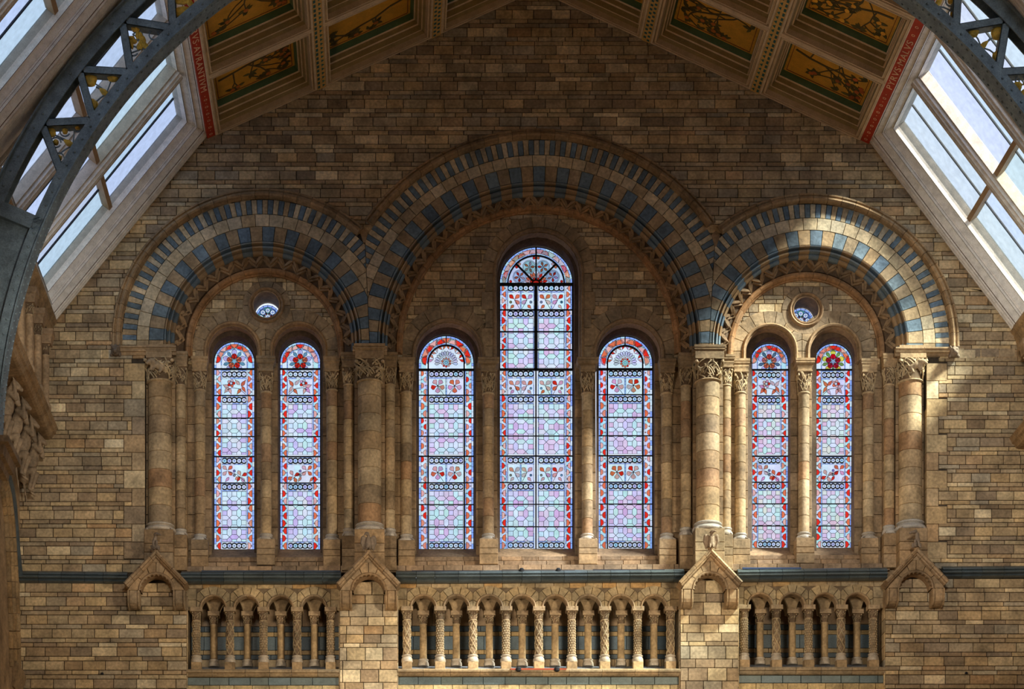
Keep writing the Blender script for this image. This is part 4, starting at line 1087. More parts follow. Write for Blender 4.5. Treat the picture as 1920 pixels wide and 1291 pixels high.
class Glazing:
    def __init__(s, root, seed, tone): s.root = root; s.r = random.Random(seed); s.panes = []; s.small = MB(); s.lead = MB(); s.tone = TONES[tone]; s.hole = None
    def g(s, mb, poly, col, dy):
        c = tuple(max(.0, v)**.5 for v in col)
        A = [P(a, b, YG+dy) for a, b in poly]; mb.loft([A, [(p[0], p[1]+.006, p[2]) for p in A]], c)
    def ld(s, poly, dy, w=.42):
        poly = clean(poly)
        if area2(poly) < 0: poly = poly[::-1]
        o = inset(poly, -w*.5); i = inset(poly, w)
        y = YG+dy
        R = [[P(a, b, y) for a, b in o], [P(a, b, y-.007) for a, b in o], [P(a, b, y-.007) for a, b in i], [P(a, b, y) for a, b in i]]
        s.lead.loft(R, (0, 0, 0), caps=False)
    def pane(s, poly, col, dy=0.0, small=False, lead=True, w=.42):
        poly = clean(poly)
        if len(poly) < 3 or abs(area2(poly)) < 1: return
        if area2(poly) < 0: poly = poly[::-1]
        c = tuple(min(1, v*s.r.uniform(.93, 1.05)) for v in col)
        if small or abs(area2(poly))/2 < 16: s.g(s.small, poly, c, dy)
        else:
            mb = MB(); s.g(mb, poly, c, dy); s.panes.append((abs(area2(poly)), mb))
        if lead: s.ld(poly, dy, w)
    def pick(s): return s.r.choice(s.tone)
    def hot(s): return s.r.choice([RED, RED, ORA, ORA, PNK, (.94, .32, .2)])
    def soft(s): return s.r.choice([PNK, PNK, DPK, ORA, (.93, .6, .6)])
    def bg(s): return s.r.choice([(.55, .86, .95), PALE, (.62, .92, .90), PALE, (.82, .78, .98)])
    def gr(s): return s.r.choice([(.86, .92, 1), (.88, .86, .99), (.80, .95, .99), (.80, .97, .94)])
    def holed(s, poly, cx, cy_, r, col, n=20, dy=0, opaque=False):
        """glass piece poly with a round hole (for a roundel of radius r)"""
        inn, out = [], []
        for i in range(n):
            t = 2*PI*i/n; dx, dy_ = math.cos(t), math.sin(t); best = 1e9
            for j in range(len(poly)):
                (ax, ay), (bx, by) = poly[j-1], poly[j]; ex, ey = bx-ax, by-ay; den = dx*ey-dy_*ex
                if abs(den) < 1e-9: continue
                k = ((ax-cx)*ey-(ay-cy_)*ex)/den; m = ((ax-cx)*dy_-(ay-cy_)*dx)/den
                if k > 0 and -1e-6 <= m <= 1+1e-6: best = min(best, k)
            out.append((cx+dx*best, cy_+dy_*best)); inn.append((cx+dx*r, cy_+dy_*r))
        mb = s.lead if opaque else s.small; y = YG+dy
        mb.loft([[P(a, b, y) for a, b in out], [P(a, b, y) for a, b in inn]], tuple(v for v in col), caps=False)
    def strip(s, x0, y0, x1, y1, n, col=STRIP):
        for i in range(n):
            if abs(x1-x0) > abs(y1-y0): a, b = x0+(x1-x0)*i/n, x0+(x1-x0)*(i+1)/n; q = [(a, y0), (b, y0), (b, y1), (a, y1)]
            else: a, b = y0+(y1-y0)*i/n, y0+(y1-y0)*(i+1)/n; q = [(x0, a), (x1, a), (x1, b), (x0, b)]
            s.pane(q, s.r.choice([col, col, PALE]), small=True, w=.3)
    def roundels(s, x0, x1, yc, n, r=4.0):
        s.g(s.small, [(x0, yc-r-1.3), (x1, yc-r-1.3), (x1, yc+r+1.3), (x0, yc+r+1.3)], DKB, .004)
        w = (x1-x0)/n
        for i in range(n):
            cx = x0+w*(i+.5); s.lead.loft([[P(a, b, YG-.001) for a, b in circ(cx, yc, r+.3)], [P(a, b, YG-.004) for a, b in circ(cx, yc, r+.3)]], (0, 0, 0), caps=False)
        # roundels replace the dark ground: cut out by building the ground as gaps
    def rowground(s, x0, x1, yc, n, r=4.0, h=5.4):
        """dark glass ground with a row of clear bull's-eyes"""
        w = (x1-x0)/n
        for i in range(n):
            cx = x0+w*(i+.5); c = circ(cx, yc, r, 12, PI/12)
            q = [(cx-w/2, yc-h), (cx+w/2, yc-h), (cx+w/2, yc+h), (cx-w/2, yc+h)]
            outer = []
            for a, b in c:
                dx, dy = a-cx, b-yc; k = min((w/2)/abs(dx) if abs(dx) > 1e-6 else 9, h/abs(dy) if abs(dy) > 1e-6 else 9); outer.append((cx+dx*k, yc+dy*k))
            s.lead.loft([[P(a, b, YG) for a, b in outer], [P(a, b, YG) for a, b in c]], (0, 0, 0), caps=False)
            s.pane(c, s.r.choice([PALE, PALE, (.75, .75, .98), SKYB]), -.001, w=.3)
            s.ld(circ(cx, yc, r*.45, 8), -.002, .25); s.pane(circ(cx, yc, r*.42, 8), s.r.choice([(.4, .5, .85), (.55, .5, .85), (.35, .6, .7)]), -.004, small=True, lead=False)
    def grid(s, x0, x1, y0, y1, ncol, bars):
        a = (x1-x0)/ncol; Pp = 2*a; h = a/2; ox = x0+a/2; oy = y0+a/2
        nr = int((y1-y0)/Pp)+2
        for i in range(-1, ncol):
            for j in range(-1, nr+1):
                cx, cy_ = ox+i*Pp, oy+j*Pp
                S = [(cx-h, cy_-h), (cx+h, cy_-h), (cx+h, cy_+h), (cx-h, cy_+h)]
                V = [(cx+h, cy_-h), (cx+Pp/2, cy_-Pp/2), (cx+Pp-h, cy_-h), (cx+Pp-h, cy_+h), (cx+Pp/2, cy_+Pp/2), (cx+h, cy_+h)]
                H = [(cx-h, cy_+h), (cx+h, cy_+h), (cx+Pp/2, cy_+Pp/2), (cx+h, cy_+Pp-h), (cx-h, cy_+Pp-h), (cx-Pp/2, cy_+Pp/2)]
                for q in (S, V, H):
                    for aa, bb, cc in ((1, 0, x1), (-1, 0, -x0), (0, 1, y1), (0, -1, -y0)):
                        if len(q) > 2: q = clip(q, aa, bb, cc)
                    if len(q) > 2 and abs(area2(q)) > 6: s.pane(q, s.pick(), w=.4)
    def band(s, x0, x1, y0, y1, sp=12.6, ph=0, mirror=False):
        """edge band with alternating half roundels"""
        y = y0; k = ph; w = x1-x0; R = min(w-.8, sp*.46)
        while y < y1-1:
            y2 = min(y+sp, y1); yc = y+sp/2; left = (k % 2 == 0) != mirror
            cx = x0+.2 if left else x1-.2; arc_ = [(cx+(1 if left else -1)*R*math.sin(t), yc-R*math.cos(t)) for t in [PI*i/8 for i in range(9)]]
            if y2 >= y+sp-.01:
                if left: q = [(x0, y), (x1, y), (x1, y2), (x0, y2)]+arc_[::-1]
                else: q = [(x1, y2), (x0, y2), (x0, y), (x1, y)]+arc_
                s.pane(q, s.bg(), .0, lead=False)
            else: s.pane([(x0, y), (x1, y), (x1, y2), (x0, y2)], s.bg(), .0, lead=False)
            if y2 >= y+sp-.01:
                q = [(cx+(1 if left else -1)*R*math.sin(t), yc-R*math.cos(t)) for t in [PI*i/8 for i in range(9)]]
                q = clip(clip(q, 0, 1, y1), 0, -1, -y0)
                s.pane(q, s.hot())
                s.pane(circ(x1-1.6 if left else x0+1.6, yc, 1.3, 6), s.soft(), small=True)
            y += sp; k += 1
    def arcband(s, cx, cy_, r0, r1, n, ph=0):
        for i in range(n):
            a, b = PI*i/n, PI*(i+1)/n
            pt = lambda t, r: (cx-r*math.cos(t), cy_-r*math.sin(t))
            m = (a+b)/2; R = (r1-r0)*.92; out = (i+ph) % 2
            base = pt(m, r1-.2 if out else r0+.2); dx, dy = -math.cos(m), -math.sin(m)
            if out: dx, dy = -dx, -dy
            tx, ty = -dy, dx
            hd = [(base[0]+dx*R*math.sin(t)+tx*R*math.cos(t), base[1]+dy*R*math.sin(t)+ty*R*math.cos(t)) for t in [PI*j/8 for j in range(9)]]
            if out:      # flat side on the outer edge
                if math.hypot(hd[0][0]-pt(a, r1)[0], hd[0][1]-pt(a, r1)[1]) > math.hypot(hd[-1][0]-pt(a, r1)[0], hd[-1][1]-pt(a, r1)[1]): hd = hd[::-1]
                q = [pt(b, r1), pt(b, r0), pt(a, r0), pt(a, r1)]+hd
            else:
                if math.hypot(hd[0][0]-pt(a, r0)[0], hd[0][1]-pt(a, r0)[1]) > math.hypot(hd[-1][0]-pt(a, r0)[0], hd[-1][1]-pt(a, r0)[1]): hd = hd[::-1]
                q = [pt(b, r0), pt(b, r1), pt(m, r1+.2), pt(a, r1), pt(a, r0)]+hd
            s.pane(q, s.bg(), 0, lead=False); s.pane(hd, s.hot())
    def arcstrip(s, cx, cy_, r0, r1, n):
        for i in range(n):
            a, b = PI*i/n, PI*(i+1)/n; pt = lambda t, r: (cx-r*math.cos(t), cy_-r*math.sin(t))
            s.pane([pt(a, r0), pt(b, r0), pt(b, r1), pt(a, r1)], s.r.choice([STRIP, STRIP, SKYB]), small=True, w=.3)
    def ground(s, x0, y0, x1, y1, n=3):
        for i in range(n):
            a, b = x0+(x1-x0)*i/n, x0+(x1-x0)*(i+1)/n; s.pane([(a, y0), (b, y0), (b, y1), (a, y1)], s.gr(), .006, w=.2, lead=False)
    def stem(s, pts, w=.5):
        for a, b in zip(pts, pts[1:]):
            l = math.hypot(b[0]-a[0], b[1]-a[1]) or 1; nx, ny = -(b[1]-a[1])/l*w, (b[0]-a[0])/l*w
            q = [P(a[0]+nx, a[1]+ny, YG-.005), P(b[0]+nx, b[1]+ny, YG-.005), P(b[0]-nx, b[1]-ny, YG-.005), P(a[0]-nx, a[1]-ny, YG-.005)]
            s.lead.loft([q, [(p[0], p[1]-.004, p[2]) for p in q]], (0, 0, 0))
def bar(mb, x0, y0, x1, y1, w, dy=-.03, t=.035):
    l = math.hypot(x1-x0, y1-y0); nx, ny = -(y1-y0)/l*w/2, (x1-x0)/l*w/2
    q = [P(x0+nx, y0+ny, YG+dy), P(x1+nx, y1+ny, YG+dy), P(x1-nx, y1-ny, YG+dy), P(x0-nx, y0-ny, YG+dy)]
    mb.loft([q, [(p[0], p[1]+t, p[2]) for p in q]], (.01, .01, .015))
WLAB = ['leftmost stained glass lancet, red rose with lilac petals in its head', 'second stained glass lancet from the left, deep red rose in its head',
        'stained glass lancet left of the tall central window, fan of petals in its head', 'tall central stained glass window with twin lights and four-petalled wheel head',
        'stained glass lancet right of the tall central window, fan of petals in its head', 'second stained glass lancet from the right, orange rose with grey leaves in its head',
        'rightmost stained glass lancet, red and yellow flower in its head']
for wi, w in enumerate(WIN):
    x0, x1 = w['gx']; gt, gb = w['gt'], w['gb']; cx = (x0+x1)/2; R = (x1-x0)/2; cyh = gt+R; kind = w['kind']
    root = empty('window_%d' % (wi+1), P(cx, gb, YG), label=WLAB[wi], kind='structure')
    G = Glazing(root, 500+wi, w['tone']); k = (gb-gt)/389.5
    oy = gb-1030; Y = lambda v: gb-(1030-v)*((gb-692)/(1030-692) if False else 1.0)*(.987 if kind == 'small' and wi > 4 else 1)
    bars = MB()
    bo, bi = (4.2, 14.6) if kind == 'small' else (4.4, 16.5) if kind == 'mid' else (4, 13.5)   # outer strip, inner edge of border
    ytop = Y(691 if kind == 'small' else 693)
    def lower_part(xa, xb, ncol, nround, mirror=False, two=False):
        """xa,xb interior limits"""
        def rr(yc): G.rowground(xa, xb, Y(yc), nround, (xb-xa)/nround*.44, 5.6)
        rr(701.5); G.strip(xa, Y(693.5), xb, Y(695.5), 6)
        G.strip(xa, Y(707.4), xb, Y(709.8), 6)
        rr(749.5); G.strip(xa, Y(742), xb, Y(743.8), 6); G.strip(xa, Y(755.3), xb, Y(757.5), 7)
        G.grid(xa+.3, xb-.3, Y(758), Y(852), ncol, None)
        rr(863.5); G.strip(xa, Y(856.8), xb, Y(857.9), 6); G.strip(xa, Y(869.2), xb, Y(871), 6)
        rr(912.5); G.strip(xa, Y(905.5), xb, Y(906.8), 6); G.strip(xa, Y(918.3), xb, Y(920.5), 6)
        G.grid(xa+.3, xb-.3, Y(921), Y(1015), ncol, None)
        rr(1022.8); G.strip(xa, Y(1015.2), xb, Y(1017), 6)
        for (ya, yb, var) in ((710, 740, 0), (871.5, 903.5, 1)):
            ya, yb = Y(ya), Y(yb); H = yb-ya; Wd = xb-xa
            G.ground(xa, ya, xb, yb, 4)
            X = lambda t: xa+Wd*((1-t) if mirror else t)
            if kind == 'small' and var == 0:
                fx, fy = X(.37), ya+H*.27
                for i in range(5): G.pane(circ(fx+4.9*math.cos(-PI/2+i*2*PI/5+.3), fy+4.9*math.sin(-PI/2+i*2*PI/5+.3), 2.9, 9), G.hot() if i % 2 else G.soft(), -.002)
                G.pane(circ(fx, fy, 3.3, 10), PALE, -.004)
                for px_, py_, an, l, wd in ((.02, .36, .4, 12, 3.6), (.08, .9, -.9, 14, 3.6), (.38, .98, -1.9, 13, 3), (.6, .98, -.95, 14, 3.2), (.98, .88, -2.1, 15, 3), (.98, .05, 2.2, 15, 3.4), (.52, .03, .85, 14, 3.2)):
                    if mirror: an = PI-an
                    G.pane(petal(X(px_), ya+H*py_, an, 0, l, wd), G.soft(), -.002)
                G.stem([(X(.2), ya+H*.68), (X(.42), ya+H*.55), (X(.7), ya+H*.62), (X(.98), ya+H*.98)], .45)
            elif kind == 'small':
                for px_, py_, ph_ in ((.22, .32, .0), (.78, .66, .3)):
                    for i in range(4): G.pane(petal(X(px_), ya+H*py_, PI/4+i*PI/2+ph_, 1, 12.5, 3.6), G.hot() if i % 2 else G.soft(), -.002)
                for py_ in (.35, .6): G.pane(circ(X(.5), ya+H*py_, 2.6, 9), (.25, .22, .5) if py_ < .5 else (.28, .3, .33), -.003)
                G.stem([(X(.3), ya+H*.4), (X(.6), ya+H*.55), (X(.98), ya+H)], .45)
                G.pane(petal(X(.12), ya+H, -.9, 0, 12, 2.6), G.soft(), -.002); G.pane(petal(X(.6), ya+H, -1.0, 0, 12, 2.6), G.hot(), -.002)
            else:
                nf = 2; sep = (xa+xb)/2
                G.strip(sep-1.3, ya, sep+1.3, yb, 5)
                for q in range(nf):
                    c0 = xa+Wd*(.25+.5*q)
                    if kind == 'mid':
                        for i in range(5): G.pane(petal(c0, ya+H*.45, (-PI/2+i*2*PI/5+PI/5), .8, 13.5, 4.8, True), G.hot() if (i+q) % 2 else G.soft(), -.002)
                        G.stem([(c0, ya+H*.45), (c0+(1 if q else -1)*-11, yb)], .4); G.pane(circ(c0, ya+H*.45, 1.4, 6), DKB, -.006, small=True)
                    else:
                        for an in (-2.4, -.75, .75 if q == 0 else 2.4): G.pane(petal(c0, ya+H*.45, an, .5, 13, 3.9), G.hot() if an < -1 else G.soft(), -.002)
                        G.pane(petal(c0+(-8 if q == 0 else 8), yb-1, -.8 if q == 0 else -2.35, 0, 10, 3), G.soft(), -.002)
                        G.pane(circ(c0+(-7 if q == 0 else 7), ya+H*.62, 2.4, 8), s_ if (s_ := G.r.choice([(.1, .25, .35), (.3, .28, .2), LEAF])) else LEAF, -.003)
                        G.stem([(c0, ya+H*.45), (c0+(9 if q == 0 else -9), yb)], .4)
    # side borders
    rows = [ytop+1.2, Y(740.5), Y(783), Y(817.5), Y(855), Y(904.5), Y(945.5), Y(987.5), gb]
    segs = list(rows)
    if kind == 'tall': segs = [534.5, 580, 621, 655, 690.5]+[v for v in rows]
    for i in range(len(segs)-1):
        if kind == 'tall' and i == 4: continue
        a, b = segs[i], segs[i+1]
        G.strip(x0+.4, a, x0+bo, b, max(2, int((b-a)/9)))
        G.strip(x1-bo, a, x1-.4, b, max(2, int((b-a)/9)))
        G.strip(x0+bi-2, a, x0+bi, b, max(2, int((b-a)/9))); G.strip(x1-bi, a, x1-bi+2, b, max(2, int((b-a)/9)))
        G.band(x0+bo, x0+bi-2, a, b, (b-a)/max(2, round((b-a)/12.6)), i % 2); G.band(x1-bi+2, x1-bo, a, b, (b-a)/max(2, round((b-a)/12.6)), i % 2, True)
    if kind == 'small': lower_part(x0+bi+.6, x1-bi-.6, 5, 5, wi in (1, 6))
    elif kind == 'mid': lower_part(x0+bi+3.4, x1-bi-3.4, 7, 7)
    else:
        for s_i, (xa, xb) in enumerate(((x0+bi+.8, 1001.6), (1008.4, x1-bi-.8))):
            lower_part(xa+1.4, xb-1.4, 5, 5, s_i == 1)
            G.strip(xa, ytop, xa+1.4, gb, 34); G.strip(xb-1.4, ytop, xb, gb, 34)
            a_, b_ = xa+1.4, xb-1.4
            G.rowground(a_, b_, 540, 5, (b_-a_)/5*.44, 5.6); G.strip(a_, 545.8, b_, 548, 5)
            G.ground(a_, 548.3, b_, 579.5, 4); G.strip((a_+b_)/2-1.2, 548.3, (a_+b_)/2+1.2, 579.5, 5)
            for q in range(2):
                c0 = a_+(b_-a_)*(.25+.5*q)
                for an in (-2.4, -.75, .75 if q == 0 else 2.4): G.pane(petal(c0, 561, an, .5, 13, 3.9), G.hot() if G.r.random() < .6 else G.soft(), -.002)
                G.pane(circ(c0+(-7 if q == 0 else 7), 566, 2.6, 9), G.r.choice([(.05, .15, .22), (.3, .25, .12), (.22, .25, .35)]), -.003)
                G.pane(petal(c0+(-8 if q == 0 else 8), 578.5, -.8 if q == 0 else -2.35, 0, 10, 3), G.soft(), -.002); G.stem([(c0, 562), (c0+(10 if q == 0 else -10), 579)], .4)
            G.rowground(a_, b_, 588, 5, (b_-a_)/5*.44, 5.6); G.strip(a_, 581.5, b_, 582.4, 5); G.strip(a_, 593.8, b_, 596, 6)
            G.grid(a_+.3, b_-.3, 596.5, 689.5, 5, None)
            G.strip(xa, 534, xa+1.4, 690, 16); G.strip(xb-1.4, 534, xb, 690, 16)
    # arched head
    hb = ytop-1.2 if kind != 'tall' else 530.2
    if kind == 'small':
        G.arcstrip(cx, cyh, R-bo, R-.4, 14); G.arcband(cx, cyh, R-bi+2, R-bo, 9, 1); G.arcstrip(cx, cyh, R-bi, R-bi+2, 12)
        for s_ in (-1, 1):
            xs = sorted((cx+s_*(R-.4), cx+s_*(R-bo))); G.strip(xs[0], cyh, xs[1], hb, 2)
            xs = sorted((cx+s_*(R-bo), cx+s_*(R-bi+2))); G.pane([(xs[0], cyh), (xs[1], cyh), (xs[1], hb), (xs[0], hb)], s_ and G.bg(), .006, lead=False)
            xs = sorted((cx+s_*(R-bi+2), cx+s_*(R-bi))); G.strip(xs[0], cyh, xs[1], hb, 2)
        ri = R-bi-.3
        for i in range(5):
            a, b = PI*i/5, PI*(i+1)/5; G.pane([(cx, cyh)]+[(cx-ri*math.cos(a+(b-a)*j/3), cyh-ri*math.sin(a+(b-a)*j/3)) for j in range(4)], PALE, .006, lead=False)
        G.pane([(cx-ri, cyh), (cx+ri, cyh), (cx+ri, hb), (cx-ri, hb)], PALE, .006, lead=False)
        fl = w['flower']; fy = cyh-1.5
        oc_ = YEL if fl == 'yellow' else (.68, .58, .88); lc = GRN if fl == 'yellow' else (LEAF if fl in ('red', 'deep') else (.12, .2, .28))
        rc = {'red': [RED, ORA, RED, ORA, ORA], 'deep': [RED, ORA, RED, RED, RED], 'orange': [(.9, .08, .04), (.95, .25, .15), ORA, ORA, (.95, .25, .15)], 'yellow': [(.85, 0, .03), (.6, .01, .05), (.6, .01, .05), (.6, .01, .05), (.6, .01, .05)]}[fl]
        for i in range(5):
            a = -PI/2+i*2*PI/5
            q = clip(petal(cx, fy, a, 6, 22.5 if i != 0 else 23.5, 5.2), 0, 1, hb)
            if len(q) > 2: G.pane(q, oc_, -.001)
            a += PI/5; q = clip(petal(cx, fy, a, 8, 21.5, 3.4), 0, 1, hb)
            if len(q) > 2: G.pane(q, lc, -.002)
        for i in range(5):
            a = -PI/2+i*2*PI/5; q = clip(circ(cx+9.2*math.cos(a), fy+9.2*math.sin(a), 5.2, 14), 0, 1, hb); G.pane(q, rc[i], -.004)
        G.pane(circ(cx, fy, 6.6, 16), (.7, .9, .92), -.008); G.pane(circ(cx, fy, 4.2, 12), SKYB if fl != 'yellow' else (.7, .75, .95), -.010)
    elif kind == 'mid':
        G.arcstrip(cx, cyh, R-bo, R-.4, 18); G.arcband(cx, cyh, R-bi+2, R-bo, 11, 0); G.arcstrip(cx, cyh, R-bi, R-bi+2, 14)
        for s_ in (-1, 1):
            xs = sorted((cx+s_*(R-.4), cx+s_*(R-bo))); G.strip(xs[0], cyh, xs[1], hb, 2)
            xs = sorted((cx+s_*(R-bo), cx+s_*(R-bi+2))); G.pane([(xs[0], cyh), (xs[1], cyh), (xs[1], hb), (xs[0], hb)], G.bg(), .006, lead=False)
        ri = R-bi-1.5
        for i in range(8):
            a, b = PI*i/8, PI*(i+1)/8; G.pane([(cx, cyh)]+[(cx-ri*math.cos(a+(b-a)*j/2), cyh-ri*math.sin(a+(b-a)*j/2)) for j in range(3)], PALE, .006, lead=False)
        G.pane([(cx-ri, cyh), (cx+ri, cyh), (cx+ri, hb), (cx-ri, hb)], PALE, .006, lead=False)
        fy = cyh-1.5
        for i in range(14):
            a = PI+PI*(i-.5)/12
            q = clip(petal(cx, fy, a, 9, 22, 3.0, True), 0, 1, hb)
            if len(q) > 2: G.pane(q, G.r.choice([(.78, .82, .78), (.82, .76, .95), (.72, .72, .9)]), -.001)
        for i in range(12):
            a = PI+PI*(i+.5)/12; sgn = 1 if i % 2 else -1; m = (cx+29*math.cos(a), fy+29*math.sin(a))
            G.pane(petal(m[0]-5.5*math.cos(a+sgn*.5), m[1]-5.5*math.sin(a+sgn*.5), a+sgn*.5, 0, 11, 2.4), G.hot() if i % 3 else G.soft(), -.003)
        for i in range(10):
            a = -PI/2+i*2*PI/10; q = clip(circ(cx+7.6*math.cos(a), fy+7.6*math.sin(a), 2.1, 8), 0, 1, hb); G.pane(q, G.hot(), -.003)
        G.pane(circ(cx, fy, 5.4, 14), MINT, -.006); G.pane(circ(cx, fy, 3.2, 10), SKYB, -.009)
    else:
        G.arcstrip(cx, cyh, R-bo, R-.4, 24); G.arcband(cx, cyh, R-bi+1, R-bo, 16, 1); G.arcstrip(cx, cyh, R-bi-1.2, R-bi+.8, 20)
        ri = R-bi-2.5
        for i in range(4):
            a, b = PI*i/4, PI*(i+1)/4; m = (a+b)/2
            q = [(cx, cyh)]+[(cx-ri*math.cos(a+(b-a)*j/4), cyh-ri*math.sin(a+(b-a)*j/4)) for j in range(5)]
            G.pane(q, (.62, .70, .82), .006, lead=False)
            fx, fy = cx-33.5*math.cos(m), cyh-33.5*math.sin(m)
            G.pane(circ(fx, fy, 13, 18), PALE, .0005); G.pane(circ(fx, fy, 11.3, 16), G.gr(), -.002)
            for j in range(5): G.pane(petal(fx, fy, j*2*PI/5+m, .6, 10.5, 2.3), G.hot() if (i+j) % 2 else G.soft(), -.006)
            for sg in (-1, 1): G.pane(petal(cx, cyh, PI+m+sg*.14, 10, 22, 2.6), G.hot() if sg > 0 else G.soft(), -.004); G.pane(circ(cx-48*math.cos(m+sg*.31), cyh-48*math.sin(m+sg*.31), 2.7, 9), G.hot(), -.005)
            G.pane(circ(cx-10*math.cos(m), cyh-10*math.sin(m), 2.4, 8), RED, -.007)
        G.pane([(cx-6*math.cos(PI*i/8), cyh-1-6*math.sin(PI*i/8)) for i in range(9)], RED, -.006)
    pieces(root, 'pane', G.panes, GLASS, limit=300)
    if G.small.v: build(G.small, 'border_glazing', GLASS, root, kind='stuff')
    build(G.lead, 'lead_came', LEAD, root, kind='stuff')
    # iron bars
    def put(*a, **k_):
        mb = MB(); bar(mb, *a, **k_); build(mb, 'glazing_bar', DIRON, root)
    for v in (740.5, 783, 817.5, 855, 904.5, 945.5, 987.5): put(x0-.5, Y(v), x1+.5, Y(v), 1.9 if v == 855 else 1.3)
    put(x0-1, ytop, x1+1, ytop, 2.6 if kind == 'small' else 4)
    if kind == 'mid':
        for s_ in (x0+bi+1.4, x1-bi-1.4): put(s_, cyh-4, s_, gb, 2.6)
        put(cx, gt, cx, gt+bi, 1.8)
        mb = MB()
        for i in range(24):
            a, b = PI*i/24, PI*(i+1)/24; rr = R-bi-1; bar(mb, cx-rr*math.cos(a), cyh-rr*math.sin(a), cx-rr*math.cos(b), cyh-rr*math.sin(b), 2.8)
        build(mb, 'arched_bar', DIRON, root)
    if kind == 'tall':
        put(x0-2, 532.3, x1+2, 532.3, 5.5); put(1005, 535, 1005, ytop, 6); put(1005, ytop, 1005, gb, 2.6); put(x0-.5, 534, x0-.5, 691, 3.5); put(x1+.5, 534, x1+.5, 691, 3.5)
        for v in (580, 621, 655): put(x0, v, x1, v, 1.8)
        put(cx, gt, cx, cyh-7, 2.6)
        for a in (PI/4, 3*PI/4): put(cx-8*math.cos(a), cyh-8*math.sin(a), cx-(R-bi-1)*math.cos(a), cyh-(R-bi-1)*math.sin(a), 3)
        mb = MB()
        for i in range(30):
            a, b = PI*i/30, PI*(i+1)/30; rr = R-bi-2; bar(mb, cx-rr*math.cos(a), cyh-rr*math.sin(a), cx-rr*math.cos(b), cyh-rr*math.sin(b), 2.6)
        for i in range(8):
            a, b = PI*i/8, PI*(i+1)/8; bar(mb, cx-7.5*math.cos(a), cyh-7.5*math.sin(a), cx-7.5*math.cos(b), cyh-7.5*math.sin(b), 2)
        build(mb, 'arched_bar', DIRON, root)
    # outer frame
    mb = MB(); pts = [(x0-.3, gb)]+[(cx-(R+.3)*math.cos(PI*i/24), cyh-(R+.3)*math.sin(PI*i/24)) for i in range(25)]+[(x1+.3, gb), (x0-.3, gb)]
    for a, b in zip(pts, pts[1:]): bar(mb, a[0], a[1], b[0], b[1], 1.2, -.01, .02)
    build(mb, 'window_frame', DIRON, root)
for oi, o in enumerate(OCU):
    cx, cy_ = o['gx'], o['gy']; root = empty('window_%d' % (8+oi), P(cx, cy_+20, YG), label='small round window of bull\'s-eye glass above the %s pair of lancets' % ('left', 'right')[oi], kind='structure')
    G = Glazing(root, 600+oi, 'cool')
    for i in range(16):
        a, b = 2*PI*i/16, 2*PI*(i+1)/16; G.pane([(cx+r*math.cos(t), cy_+r*math.sin(t)) for t, r in ((a, 23), (b, 23), (b, 18.6), (a, 18.6))], STRIP, 0)
    for i in range(8):
        a = 2*PI*i/8-PI/2; rx, ry = cx+12.8*math.cos(a), cy_+12.8*math.sin(a)
        wd = [(cx+r*math.cos(a+t), cy_+r*math.sin(a+t)) for r, t in ((6.2, -PI/8), (19, -PI/8), (19.6, 0), (19, PI/8), (6.2, PI/8))]
        G.holed(wd, rx, ry, 4.3, (.10, .18, .40) if i % 3 else (.08, .3, .3)); G.ld(wd, 0, .3)
        G.holed(circ(rx, ry, 4.3, 16), rx, ry, 2.1, PALE); G.ld(circ(rx, ry, 4.3, 14), -.002, .5); G.pane(circ(rx, ry, 2.0, 8), (.4, .5, .85), 0)
    for i in range(8): b = 2*PI*(i+.5)/8; G.pane(circ(cx+7*math.cos(b), cy_+7*math.sin(b), 1.8, 8), RED if i % 2 else ORA, -.003)
    G.pane(circ(cx, cy_, 4.9, 12), PALE, -.002, w=.6); G.pane(circ(cx, cy_, 2.2, 8), (.45, .6, .9), -.006)
    pieces(root, 'pane', G.panes, GLASS); build(G.lead, 'lead_came', LEAD, root, kind='stuff')
    if G.small.v: build(G.small, 'border_glazing', GLASS, root, kind='stuff')
